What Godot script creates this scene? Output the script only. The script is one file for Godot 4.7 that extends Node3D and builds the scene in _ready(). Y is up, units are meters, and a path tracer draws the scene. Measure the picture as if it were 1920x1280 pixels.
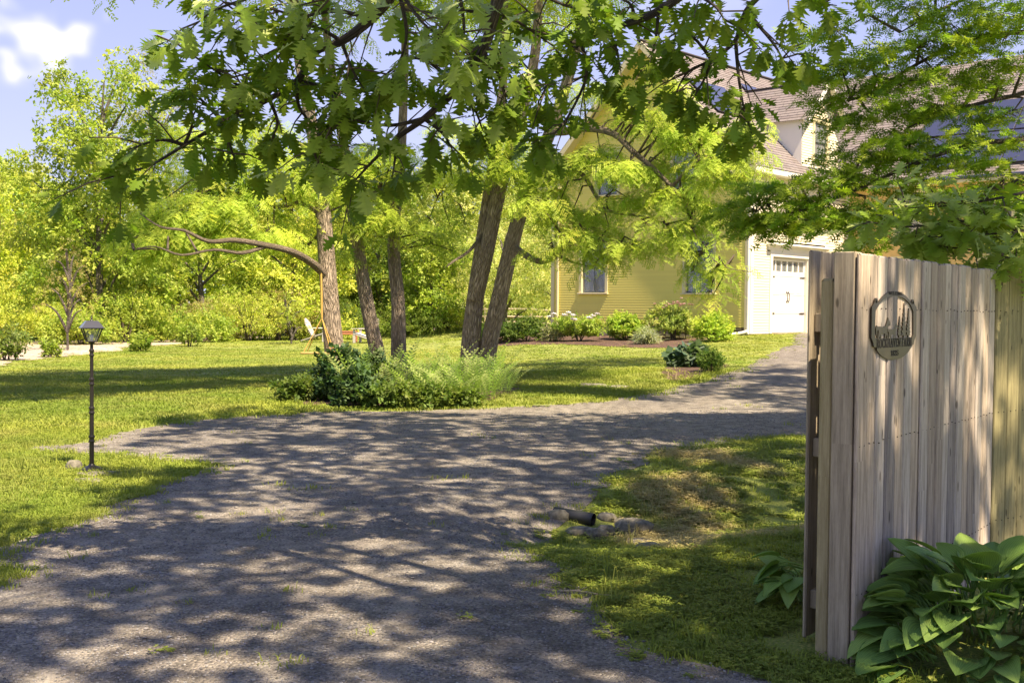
extends Node3D
# A gravel drive under oak branches: plank fence with a metal plaque on the right, lamp post, locust trees over a fern bed, a yellow clapboard house behind.

var rng := RandomNumberGenerator.new()
var M := {}
var used := {}
var HG := PackedFloat32Array()
const HX0 := -70.0
const HZ0 := -130.0
const HS := 0.5
const HNX := 261
const HNZ := 301
var CTRL: Array = [Vector3(0, 0, 0), Vector3(-5, 0, -4), Vector3(5, 0.02, -3), Vector3(0, 0, -10), Vector3(-4, 0, -10.8), Vector3(4, 0, -8), Vector3(3, 0.02, -13), Vector3(-8, 0, -20), Vector3(-10, 0, -30), Vector3(-16, 0, -31), Vector3(-9, 0, -14), Vector3(0, 0, -16.5), Vector3(4, 0.06, -16.5), Vector3(-3, 0.08, -20), Vector3(0.5, 0.12, -20), Vector3(-7, -0.06, -55), Vector3(-25, 0.1, -55), Vector3(-13, 0, -55), Vector3(-5, 0, -38), Vector3(0, 0.12, -30), Vector3(-2, 0.2, -46), Vector3(7.53, 0.82, -36.2), Vector3(9.5, 0.86, -38), Vector3(12, 0.85, -33), Vector3(5, 0.72, -38.6), Vector3(1.45, 0.6, -41.7), Vector3(-3, 0.6, -60), Vector3(4.8, 0.5, -36.6), Vector3(3.9, 0.34, -24.4), Vector3(3, 0.26, -28), Vector3(6.5, 0.45, -27), Vector3(9, 0.66, -30), Vector3(12, 0.35, -22), Vector3(8, 0.1, -16), Vector3(0, 0, 10), Vector3(-20, 0, -10), Vector3(20, 0.1, -10), Vector3(15, 1, -60), Vector3(-30, 0.3, -80), Vector3(0, 0.8, -80), Vector3(-60, 0.2, -40), Vector3(40, 0.9, -30)]   # measured ground heights

class MB:
	var v := PackedVector3Array()
	var n := PackedVector3Array()
	var u := PackedVector2Array()
	var c := PackedColorArray()
	var ix := PackedInt32Array()
	var col := Color(1, 1, 1)
	var use_c := false
	var use_n := true
	func vert(p: Vector3, nn := Vector3.UP, uv := Vector2.ZERO) -> int:
		v.append(p)
		if use_n: n.append(nn)
		u.append(uv)
		if use_c: c.append(col)
		return v.size() - 1
	func tri(a: Vector3, b: Vector3, d: Vector3, ua := Vector2.ZERO, ub := Vector2.ZERO, ud := Vector2.ZERO) -> void:
		var nn := (d - a).cross(b - a).normalized()
		var i := vert(a, nn, ua)
		vert(b, nn, ub)
		vert(d, nn, ud)
		ix.append_array([i, i + 1, i + 2])
	func tri_out(a: Vector3, b: Vector3, d: Vector3, away: Vector3, ua := Vector2.ZERO, ub := Vector2.ZERO, ud := Vector2.ZERO) -> void:
		if (d - a).cross(b - a).dot((a + b + d) / 3.0 - away) >= 0.0: tri(a, b, d, ua, ub, ud)
		else: tri(a, d, b, ua, ud, ub)
	func quad_out(a: Vector3, b: Vector3, d: Vector3, e: Vector3, away: Vector3, uv := []) -> void:
		var t: Array = uv if uv.size() == 4 else [Vector2(a.x + a.z, a.y), Vector2(b.x + b.z, b.y), Vector2(d.x + d.z, d.y), Vector2(e.x + e.z, e.y)]
		tri_out(a, b, d, away, t[0], t[1], t[2])
		tri_out(a, d, e, away, t[0], t[2], t[3])
	func box(p: Vector3, s: Vector3, ch := 0.0, bs := Basis.IDENTITY, uvo := Vector2.ZERO) -> void:
		var h := s * 0.5
		if ch <= 0.0:
			for ax in 3:
				var a1 := (ax + 1) % 3
				var a2 := (ax + 2) % 3
				for sg: float in [-1.0, 1.0]:
					var q := []
					for k in [[-1, -1], [1, -1], [1, 1], [-1, 1]]:
						var w := Vector3.ZERO
						w[ax] = h[ax] * sg
						w[a1] = h[a1] * k[0]
						w[a2] = h[a2] * k[1]
						q.append(w)
					_face(q, p, bs, uvo)
			return
		for ax in 3:
			var a1 := (ax + 1) % 3
			var a2 := (ax + 2) % 3
			for sg: float in [-1.0, 1.0]:
				var q := []
				for k in [[-1, -1], [1, -1], [1, 1], [-1, 1]]:
					var w := Vector3.ZERO
					w[ax] = h[ax] * sg
					w[a1] = (h[a1] - ch) * k[0]
					w[a2] = (h[a2] - ch) * k[1]
					q.append(w)
				_face(q, p, bs, uvo)
			for s1: float in [-1.0, 1.0]:
				for s2: float in [-1.0, 1.0]:
					var q := []
					for k in [[0, -1], [1, -1], [1, 1], [0, 1]]:
						var w := Vector3.ZERO
						w[ax] = (h[ax] - ch) * k[1]
						w[a1] = (h[a1] - (ch if k[0] == 0 else 0.0)) * s1
						w[a2] = (h[a2] - (ch if k[0] == 1 else 0.0)) * s2
						q.append(w)
					_face(q, p, bs, uvo)
	func _face(q: Array, p: Vector3, bs: Basis, uvo: Vector2) -> void:
		var t := []
		for w in q: t.append(Vector2(w.x + w.z, -w.y) + uvo)
		quad_out(p + bs * q[0], p + bs * q[1], p + bs * q[2], p + bs * q[3], p, t)
	func bar(a: Vector3, b: Vector3, w: float, t: float, ch := 0.0, up := Vector3.UP) -> void:
		var y := (b - a).normalized()
		var x := up.cross(y)
		if x.length() < 0.01: x = Vector3.RIGHT
		x = x.normalized()
		box((a + b) / 2.0, Vector3(w, a.distance_to(b), t), ch, Basis(x, y, x.cross(y)))
	func tube(pts: Array, rad: Array, sides := 8, cap := true, vs := 1.0, wob := 0.0, sd := 0) -> void:
		var base := v.size()
		var m := pts.size()
		var t0: Vector3 = (pts[1] - pts[0]).normalized()
		var x := (Vector3.RIGHT if absf(t0.x) < 0.8 else Vector3.FORWARD).cross(t0).normalized()
		var run := 0.0
		for i in m:
			var tt: Vector3 = (pts[mini(i + 1, m - 1)] - pts[maxi(i - 1, 0)]).normalized()
			x = (x - tt * x.dot(tt)).normalized()
			var y := tt.cross(x)
			if i > 0: run += pts[i].distance_to(pts[i - 1])
			for k in sides + 1:
				var an := TAU * k / sides
				var r: float = rad[i]
				if wob > 0.0: r *= 1.0 + wob * (sin(an * 3.0 + sd + i * 0.31) * 0.6 + sin(an * 5.0 + sd * 2.0 - i * 0.23) * 0.4)
				var o := x * cos(an) + y * sin(an)
				vert(pts[i] + o * r, o, Vector2(float(k) / sides, run * vs))
		for i in m - 1:
			for k in sides:
				var a := base + i * (sides + 1) + k
				var b := a + sides + 1
				ix.append_array([a, b, a + 1, a + 1, b, b + 1])
		if cap:
			for e in [0, m - 1]:
				var tt: Vector3 = (pts[0] - pts[1]).normalized() if e == 0 else (pts[m - 1] - pts[m - 2]).normalized()
				var b0: int = base + int(e) * (sides + 1)
				for k in sides:
					tri_out(pts[e], v[b0 + k], v[b0 + k + 1], pts[e] - tt)
	func lathe(prof: Array, sides := 16, o := Vector3.ZERO) -> void:
		var base := v.size()
		var m := prof.size()
		for i in m:
			var p: Vector2 = prof[i]
			var d: Vector2 = prof[mini(i + 1, m - 1)] - prof[maxi(i - 1, 0)]
			var nn := Vector2(d.y, -d.x).normalized()
			for k in sides + 1:
				var an := TAU * k / sides
				var r := Vector3(cos(an), 0, sin(an))
				vert(o + r * p.x + Vector3.UP * p.y, (r * nn.x + Vector3.UP * nn.y).normalized(), Vector2(float(k) / sides, p.y))
		for i in m - 1:
			for k in sides:
				var a := base + i * (sides + 1) + k
				var b := a + sides + 1
				ix.append_array([a, a + 1, b, a + 1, b + 1, b])
	func slab(poly: PackedVector2Array, z0: float, z1: float, bs := Basis.IDENTITY, o := Vector3.ZERO) -> void:
		# a flat outline given thickness between z0 and z1
		var t := Geometry2D.triangulate_polygon(poly)
		for i in range(0, t.size(), 3):
			for z in [z0, z1]:
				var q := []
				for k in 3: q.append(o + bs * Vector3(poly[t[i + k]].x, poly[t[i + k]].y, z))
				tri_out(q[0], q[1], q[2], q[0] - bs.z * (z - (z0 + z1) * 0.5), poly[t[i]], poly[t[i + 1]], poly[t[i + 2]])
		var cw := Geometry2D.is_polygon_clockwise(poly)
		for i in poly.size():
			var a := poly[i]
			var b := poly[(i + 1) % poly.size()]
			var e := b - a
			var nn := Vector2(-e.y, e.x) if cw else Vector2(e.y, -e.x)
			var away := o + bs * Vector3((a.x + b.x) / 2 - nn.x, (a.y + b.y) / 2 - nn.y, (z0 + z1) / 2)
			quad_out(o + bs * Vector3(a.x, a.y, z0), o + bs * Vector3(b.x, b.y, z0), o + bs * Vector3(b.x, b.y, z1), o + bs * Vector3(a.x, a.y, z1), away)
	func mesh() -> ArrayMesh:
		var ar := []
		ar.resize(Mesh.ARRAY_MAX)
		ar[Mesh.ARRAY_VERTEX] = v
		if use_n: ar[Mesh.ARRAY_NORMAL] = n
		ar[Mesh.ARRAY_TEX_UV] = u
		if use_c: ar[Mesh.ARRAY_COLOR] = c
		ar[Mesh.ARRAY_INDEX] = ix
		var m := ArrayMesh.new()
		m.add_surface_from_arrays(Mesh.PRIMITIVE_TRIANGLES, ar)
		return m

# ---------- naming and placing ----------
func numbered(called: String) -> String:
	var k: int = used.get(called, 0)
	used[called] = k + 1
	return called if k == 0 else "%s_%03d" % [called, k]

func tag(o: Node, label := "", category := "", group := "", kind := "") -> Node:
	if label: o.set_meta("label", label)
	if category: o.set_meta("category", category)
	if group: o.set_meta("group", group)
	if kind: o.set_meta("kind", kind)
	return o

func thing(called: String, at: Vector3, label: String, category: String, group := "", turn := 0.0) -> Node3D:
	var o := Node3D.new()
	o.name = numbered(called)
	add_child(o)
	o.position = at
	o.rotation.y = turn
	tag(o, label, category, group)
	return o

func part(called: String, m, mat: Material, parent: Node, xf := Transform3D.IDENTITY) -> MeshInstance3D:
	var o := MeshInstance3D.new()
	o.name = called if parent != self else numbered(called)
	o.mesh = m.mesh() if m is MB else m
	o.material_override = mat
	o.transform = xf
	parent.add_child(o, true)
	return o

func many(called: String, m: Mesh, mat: Material, parent: Node, xfs: Array, cols: Array = []) -> MultiMeshInstance3D:
	var mm := MultiMesh.new()
	mm.transform_format = MultiMesh.TRANSFORM_3D
	mm.use_colors = cols.size() > 0
	mm.mesh = m
	mm.instance_count = xfs.size()
	var st := 16 if cols.size() else 12
	var b := PackedFloat32Array()
	b.resize(xfs.size() * st)
	for i in xfs.size():
		var t: Transform3D = xfs[i]
		var k := i * st
		b[k] = t.basis.x.x; b[k + 1] = t.basis.y.x; b[k + 2] = t.basis.z.x; b[k + 3] = t.origin.x
		b[k + 4] = t.basis.x.y; b[k + 5] = t.basis.y.y; b[k + 6] = t.basis.z.y; b[k + 7] = t.origin.y
		b[k + 8] = t.basis.x.z; b[k + 9] = t.basis.y.z; b[k + 10] = t.basis.z.z; b[k + 11] = t.origin.z
		if st == 16:
			var q: Color = cols[i]
			b[k + 12] = q.r; b[k + 13] = q.g; b[k + 14] = q.b; b[k + 15] = 1.0
	mm.buffer = b
	var o := MultiMeshInstance3D.new()
	o.name = called if parent != self else numbered(called)
	o.multimesh = mm
	o.material_override = mat
	parent.add_child(o, true)
	return o

func rr(a: float, b: float) -> float: return rng.randf_range(a, b)
func rv(s := 1.0) -> Vector3: return Vector3(rr(-1, 1), rr(-1, 1), rr(-1, 1)) * s
func lin(r: float, g: float, b: float) -> Color: return Color(r, g, b).linear_to_srgb()

func mat(called: String, c: Color, rough := 0.8) -> StandardMaterial3D:
	var m := StandardMaterial3D.new()
	m.resource_name = called
	m.albedo_color = c.linear_to_srgb()
	m.roughness = rough
	m.cull_mode = BaseMaterial3D.CULL_DISABLED
	M[called] = m
	return m

func leaf_mat(called: String, c: Color, through: Color, rough := 0.55) -> StandardMaterial3D:
	var m := mat(called, c, rough)
	m.vertex_color_use_as_albedo = true
	m.backlight_enabled = true
	m.backlight = through.linear_to_srgb()
	m.metallic_specular = 0.3
	return m

func noise_tex(freq: float, octaves: int, stops: Array, size := 512, type := FastNoiseLite.TYPE_SIMPLEX_SMOOTH, sd := 1, normal := 0.0) -> NoiseTexture2D:
	var f := FastNoiseLite.new()
	f.noise_type = type
	f.frequency = freq
	f.seed = sd
	f.fractal_octaves = octaves
	if octaves <= 1: f.fractal_type = FastNoiseLite.FRACTAL_NONE
	if type == FastNoiseLite.TYPE_CELLULAR:
		f.cellular_return_type = FastNoiseLite.RETURN_CELL_VALUE if normal == 0.0 else FastNoiseLite.RETURN_DISTANCE
	var t := NoiseTexture2D.new()
	t.width = size
	t.height = size
	t.seamless = true
	t.seamless_blend_skirt = 0.25
	t.noise = f
	if stops.size():
		var g := Gradient.new()
		g.offsets = PackedFloat32Array()
		var off := PackedFloat32Array()
		var cs := PackedColorArray()
		for s in stops:
			off.append(s[0])
			cs.append(s[1])
		g.offsets = off
		g.colors = cs
		t.color_ramp = g
	return t

# ---------- ground shape ----------
func ground_raw(x: float, z: float) -> float:
	var ws := 0.0
	var hs := 0.0
	for p: Vector3 in CTRL:
		var d2 := (p.x - x) * (p.x - x) + (p.z - z) * (p.z - z) + 3.0
		var w := 1.0 / (d2 * d2)
		ws += w
		hs += w * p.y
	return hs / ws

func ground(x: float, z: float) -> float:
	var fx := clampf((x - HX0) / HS, 0, HNX - 1.001)
	var fz := clampf((z - HZ0) / HS, 0, HNZ - 1.001)
	var i := int(fx)
	var j := int(fz)
	var a := fx - i
	var b := fz - j
	var k := j * HNX + i
	var y := lerpf(lerpf(HG[k], HG[k + 1], a), lerpf(HG[k + HNX], HG[k + HNX + 1], a), b)
	if x > -3.0 and x < 7.0 and z < -4.5 and z > -14.0:
		var t := clampf(((x - 0.55) * 2.85 + (z + 8.3) * -1.9) / 11.7325, 0.0, 1.0)
		var e := Vector2(x - 0.55 - t * 2.85, z + 8.3 + t * 1.9).length()
		y -= 0.2 * exp(-e * e / 0.5625)
	return y

func gv(x: float, z: float, dy := 0.0) -> Vector3: return Vector3(x, ground(x, z) + dy, z)

func smooth_path(p: Array, k := 4) -> Array:
	var o := []
	for i in p.size() - 1:
		var a: Vector3 = p[maxi(i - 1, 0)]
		var b: Vector3 = p[i]
		var c: Vector3 = p[i + 1]
		var d: Vector3 = p[mini(i + 2, p.size() - 1)]
		for j in k: o.append(b.cubic_interpolate(c, a, d, float(j) / k))
	o.append(p[-1])
	return o

func taper(m: int, r0: float, r1: float, pw := 1.0) -> Array:
	var o := []
	for i in m: o.append(lerpf(r0, r1, pow(float(i) / (m - 1), pw)))
	return o

# ---------- camera, sky, sun ----------
func set_light() -> void:
	var cam := Camera3D.new()
	cam.name = "camera"
	cam.position = Vector3(0, 1.57, 0)
	cam.rotation = Vector3(-0.028524, 0, 0)
	cam.rotate_object_local(Vector3(0, 0, 1), deg_to_rad(0.56))
	cam.fov = 33.34
	cam.near = 0.1
	cam.far = 1500.0
	add_child(cam)
	cam.current = true
	var sun := DirectionalLight3D.new()
	sun.name = "sun"
	sun.light_energy = 1.22
	sun.light_color = Color(1.0, 0.92, 0.80)
	sun.light_angular_distance = 0.55
	sun.shadow_enabled = true
	add_child(sun)
	var az := deg_to_rad(140.0)
	var el := deg_to_rad(58.0)
	var to_sun := Vector3(sin(az) * cos(el), sin(el), -cos(az) * cos(el))
	sun.look_at_from_position(to_sun * 50.0, Vector3.ZERO, Vector3.UP)
	var env := Environment.new()
	env.tonemap_mode = Environment.TONE_MAPPER_LINEAR
	env.tonemap_exposure = 3.6
	env.background_mode = Environment.BG_SKY
	env.sdfgi_enabled = true
	env.ssao_enabled = true
	env.ssil_enabled = true
	var sky := Sky.new()
	var sm := PanoramaSkyMaterial.new()
	sm.panorama = sky_picture()
	sm.energy_multiplier = 1.0
	sky.sky_material = sm
	env.sky = sky
	var we := WorldEnvironment.new()
	we.name = "world"
	we.environment = env
	add_child(we)

func sky_picture() -> ImageTexture:
	# air with a few fair-weather clouds all the way round
	var w := 1536
	var h := 768
	var im := Image.create(w, h, false, Image.FORMAT_RGBF)
	var f := FastNoiseLite.new()
	f.seed = 11
	f.frequency = 1.0
	f.fractal_octaves = 6
	f.fractal_gain = 0.55
	# fair weather heaps all round, as azimuth, height and size in degrees
	var heaps := []
	for q in [[-24.8, 13.9, 2.0], [-22.3, 12.0, 1.3], [-20.9, 12.4, 0.9], [-24.0, 10.8, 0.8], [-18.5, 15.3, 0.7], [-19.6, 13.4, 0.5], [-8.0, 17.5, 2.0], [-55.0, 18.0, 5.0], [-80.0, 25.0, 6.0], [-110.0, 14.0, 5.0], [-150.0, 22.0, 6.0], [35.0, 24.0, 4.0], [60.0, 16.0, 5.0], [95.0, 20.0, 5.0], [170.0, 15.0, 5.0], [-40.0, 35.0, 6.0], [20.0, 45.0, 6.0]]:
		var a := deg_to_rad(q[0])
		var u := deg_to_rad(q[1])
		heaps.append(Vector4(sin(a) * cos(u), sin(u), -cos(a) * cos(u), deg_to_rad(q[2])))
	for j in h:
		var el := (0.5 - (j + 0.5) / h) * PI
		var up := sin(el)
		for i in w:
			var c := Color(0.36, 0.36, 0.40)
			if up > 0.0:
				var k := pow(1.0 - up, 3.6)
				c = Color(0.088, 0.112, 0.26).lerp(Color(0.265, 0.28, 0.36), k)
				var az := (float(i) + 0.5) / w * TAU
				var d := Vector3(sin(az) * cos(el), up * 1.7, -cos(az) * cos(el))
				var near := -1.0
				var e := Vector3(sin(az) * cos(el), up, -cos(az) * cos(el))
				for b: Vector4 in heaps: near = maxf(near, 1.0 - acos(clampf(e.dot(Vector3(b.x, b.y, b.z)), -1.0, 1.0)) / b.w)
				var q := maxf(near, -0.9) * 0.55 + f.get_noise_3dv(d * 13.0 + Vector3(4.2, 1.0, 7.7)) * 0.95
				var cl := smoothstep(0.0, 0.5, q) * smoothstep(0.02, 0.12, up)
				var veil := smoothstep(0.15, 0.6, f.get_noise_3dv(d * 2.3 + Vector3(9.0, 2.0, 1.0))) * 0.22
				c = c.lerp(Color(0.36, 0.35, 0.365), maxf(cl, veil))
			im.set_pixel(i, j, c)
	return ImageTexture.create_from_image(im)

# ---------- ground, drive, beds ----------
var GXL := PackedFloat32Array()
var GZL := PackedFloat32Array()
var DRIVE := PackedVector2Array()
var BEDS: Array = []
var STRAW := PackedVector2Array()

func rough_outline(p: Array, amp: float, step := 0.14, sd := 5) -> PackedVector2Array:
	var f := FastNoiseLite.new()
	f.seed = sd
	f.frequency = 0.9
	f.fractal_octaves = 4
	var o := PackedVector2Array()
	for i in p.size():
		var a: Vector2 = p[i]
		var b: Vector2 = p[(i + 1) % p.size()]
		var pa: Vector2 = p[(i - 1 + p.size()) % p.size()]
		var nb: Vector2 = p[(i + 2) % p.size()]
		var k := maxi(1, int(a.distance_to(b) / step))
		for j in k:
			var q := a.cubic_interpolate(b, pa, nb, float(j) / k) if a.distance_to(b) < 6.0 else a.lerp(b, float(j) / k)
			q += Vector2(f.get_noise_2d(q.x, q.y), f.get_noise_2d(q.x + 50.0, q.y)) * amp
			o.append(q)
	return o

func sheet(outline: PackedVector2Array, lift: float, tone: Callable) -> MB:
	# the part of the ground grid inside an outline, lying just above the ground
	var b := MB.new()
	b.use_n = true
	b.use_c = true
	var lo := outline[0]
	var hi := outline[0]
	for p in outline:
		lo = lo.min(p)
		hi = hi.max(p)
	for j in GZL.size() - 1:
		if GZL[j] < lo.y or GZL[j + 1] > hi.y: continue
		for i in GXL.size() - 1:
			if GXL[i + 1] < lo.x or GXL[i] > hi.x: continue
			var cell := PackedVector2Array([Vector2(GXL[i], GZL[j]), Vector2(GXL[i + 1], GZL[j]), Vector2(GXL[i + 1], GZL[j + 1]), Vector2(GXL[i], GZL[j + 1])])
			for half in [[0, 1, 2], [0, 2, 3]]:
				var t3 := PackedVector2Array([cell[half[0]], cell[half[1]], cell[half[2]]])
				for poly in Geometry2D.intersect_polygons(t3, outline):
					if Geometry2D.is_polygon_clockwise(poly) and false: continue
					var t := Geometry2D.triangulate_polygon(poly)
					for k in range(0, t.size(), 3):
						var q := []
						for m in 3:
							var w: Vector2 = poly[t[k + m]]
							q.append(_on_triangle(w, t3, lift))
						var nn: Vector3 = (q[2] - q[0]).cross(q[1] - q[0])
						if nn.y < 0.0: q = [q[0], q[2], q[1]]
						for m in 3:
							b.col = tone.call(q[m].x, q[m].z)
							b.ix.append(b.vert(q[m], _slope(q[m].x, q[m].z), Vector2(q[m].x, q[m].z)))
	return b

func _slope(x: float, z: float) -> Vector3:
	return Vector3(ground(x - 0.2, z) - ground(x + 0.2, z), 0.4, ground(x, z - 0.2) - ground(x, z + 0.2)).normalized()

func _on_triangle(w: Vector2, t: PackedVector2Array, lift: float) -> Vector3:
	var d := (t[1].y - t[2].y) * (t[0].x - t[2].x) + (t[2].x - t[1].x) * (t[0].y - t[2].y)
	var a := ((t[1].y - t[2].y) * (w.x - t[2].x) + (t[2].x - t[1].x) * (w.y - t[2].y)) / d
	var b := ((t[2].y - t[0].y) * (w.x - t[2].x) + (t[0].x - t[2].x) * (w.y - t[2].y)) / d
	return Vector3(w.x, ground(t[0].x, t[0].y) * a + ground(t[1].x, t[1].y) * b + ground(t[2].x, t[2].y) * (1.0 - a - b) + lift, w.y)

func in_any(p: Vector2, list: Array) -> bool:
	for o in list:
		if Geometry2D.is_point_in_polygon(p, o): return true
	return false

func make_ground_shape() -> void:
	HG.resize(HNX * HNZ)
	for j in HNZ:
		for i in HNX:
			if (i % 2 == 0 and j % 2 == 0): HG[j * HNX + i] = ground_raw(HX0 + i * HS, HZ0 + j * HS)
	for j in HNZ:
		for i in HNX:
			if i % 2 == 1 and j % 2 == 0: HG[j * HNX + i] = (HG[j * HNX + i - 1] + HG[j * HNX + i + 1]) * 0.5
	for j in HNZ:
		if j % 2 == 1:
			for i in HNX: HG[j * HNX + i] = (HG[(j - 1) * HNX + i] + HG[(j + 1) * HNX + i]) * 0.5
	var x := -8.0
	var right := []
	while x <= 8.0:
		right.append(x)
		x += 0.25
	var s := 0.25
	x = 8.0
	while x < 400.0:
		s *= 1.22
		x += s
		right.append(x)
	var left := []
	x = -8.0
	s = 0.25
	while x > -400.0:
		s *= 1.22
		x -= s
		left.push_front(x)
	GXL = PackedFloat32Array(left + right)
	var zs := []
	var z := 3.0
	s = 0.25
	while z < 60.0:
		s *= 1.4
		z += s
		zs.push_front(z)
	z = 3.0
	while z > -24.0:
		zs.append(z)
		z -= 0.25
	while z > -46.0:
		zs.append(z)
		z -= 0.5
	s = 0.5
	while z > -700.0:
		zs.append(z)
		s *= 1.13
		z -= s
	GZL = PackedFloat32Array(zs)
	DRIVE = rough_outline([Vector2(-3.113, -5.926), Vector2(-3.146, -6.994), Vector2(-3.130, -8.054), Vector2(-3.057, -9.335), Vector2(-2.990, -10.481), Vector2(-2.932, -11.202), Vector2(-3.567, -11.554), Vector2(-4.350, -11.917), Vector2(-5.181, -12.296), Vector2(-4.907, -12.943), Vector2(-4.679, -14.083), Vector2(-4.333, -14.940), Vector2(-3.574, -15.929), Vector2(-2.635, -16.597), Vector2(-1.584, -17.005), Vector2(0.010, -17.735), Vector2(1.210, -18.298), Vector2(1.982, -19.134), Vector2(3.029, -20.803), Vector2(3.921, -21.998), Vector2(5.404, -25.628), Vector2(6.681, -29.121), Vector2(7.977, -32.164), Vector2(9.4, -37.6), Vector2(11.2, -39.6), Vector2(13.5, -36.0), Vector2(12.5, -28.0), Vector2(9.0, -20.0), Vector2(6.6, -15.2), Vector2(3.698, -14.063), Vector2(2.795, -13.487), Vector2(1.981, -12.720), Vector2(1.390, -11.744), Vector2(1.077, -10.802), Vector2(0.845, -9.838), Vector2(0.562, -9.342), Vector2(0.346, -8.838), Vector2(0.246, -8.187), Vector2(0.262, -6.588), Vector2(0.377, -5.934), Vector2(0.558, -5.494), Vector2(0.743, -5.154), Vector2(0.957, -4.877), Vector2(1.55, -4.2), Vector2(2.6, -2.0), Vector2(3.0, 3.0), Vector2(-3.0, 8.0), Vector2(-9.0, 5.0), Vector2(-8.0, -1.5)], 0.22)
	BEDS.append(rough_outline([Vector2(-3.305, -17.681), Vector2(-2.559, -17.125), Vector2(-1.611, -17.288), Vector2(-0.663, -17.936), Vector2(-0.126, -19.204), Vector2(0.2, -20.6), Vector2(-0.4, -22.6), Vector2(-2.6, -23.0), Vector2(-4.2, -22.0), Vector2(-3.770, -19.912)], 0.2, 0.14, 8))
	BEDS.append(rough_outline([Vector2(-0.595, -36.450), Vector2(0.668, -35.623), Vector2(2.260, -34.483), Vector2(3.706, -32.979), Vector2(5.019, -32.493), Vector2(6.2, -35.4), Vector2(7.0, -36.0), Vector2(5.2, -38.2), Vector2(1.4, -41.9), Vector2(-1.6, -40.5)], 0.15, 0.2, 9))
	BEDS.append(rough_outline([Vector2(2.977, -22.176), Vector2(3.571, -25.729), Vector2(4.334, -27.196), Vector2(4.904, -26.698), Vector2(4.692, -24.899), Vector2(3.996, -23.029), Vector2(3.375, -21.789)], 0.12, 0.12, 10))
	STRAW = rough_outline([Vector2(-30, -23.0), Vector2(-13.613, -26.440), Vector2(-13.632, -30.341), Vector2(-13.461, -34.245), Vector2(-13.353, -39.632), Vector2(-12.350, -43.987), Vector2(-12.255, -53.446), Vector2(-12.205, -57.321), Vector2(-14.827, -59.782), Vector2(-16.754, -54.247), Vector2(-18.268, -50.051), Vector2(-18.930, -44.949), Vector2(-21.217, -42.774), Vector2(-34, -40.0)], 0.5, 0.4, 12)

func stony(called: String, dark: Color, light: Color, per_metre: float, bump: float) -> StandardMaterial3D:
	var m := mat(called, Color(1, 1, 1), 0.92)
	var mid := dark.lerp(light, 0.5)
	m.albedo_texture = noise_tex(0.11, 1, [[0.0, dark.linear_to_srgb()], [0.35, dark.lerp(light, 0.3).linear_to_srgb()], [0.55, mid.linear_to_srgb()], [0.8, dark.lerp(light, 0.4).linear_to_srgb()], [1.0, light.linear_to_srgb()]], 1024, FastNoiseLite.TYPE_CELLULAR, 3)
	m.uv1_scale = Vector3.ONE * per_metre
	m.vertex_color_use_as_albedo = true
	m.detail_enabled = true
	m.detail_blend_mode = BaseMaterial3D.BLEND_MODE_MUL
	m.detail_uv_layer = BaseMaterial3D.DETAIL_UV_2
	m.uv2_triplanar = true
	m.uv2_world_triplanar = true
	m.uv2_scale = Vector3.ONE * 0.31
	m.detail_albedo = noise_tex(0.012, 5, [[0.2, Color(0.78, 0.77, 0.76)], [0.55, Color(0.95, 0.94, 0.93)], [0.8, Color(1, 1, 1)]], 1024, FastNoiseLite.TYPE_SIMPLEX_SMOOTH, 21)
	m.heightmap_enabled = true
	m.heightmap_scale = bump
	m.heightmap_texture = noise_tex(0.11, 1, [[0.0, Color.WHITE], [1.0, Color.BLACK]], 1024, FastNoiseLite.TYPE_CELLULAR, 3, 1.0)
	return m

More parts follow.
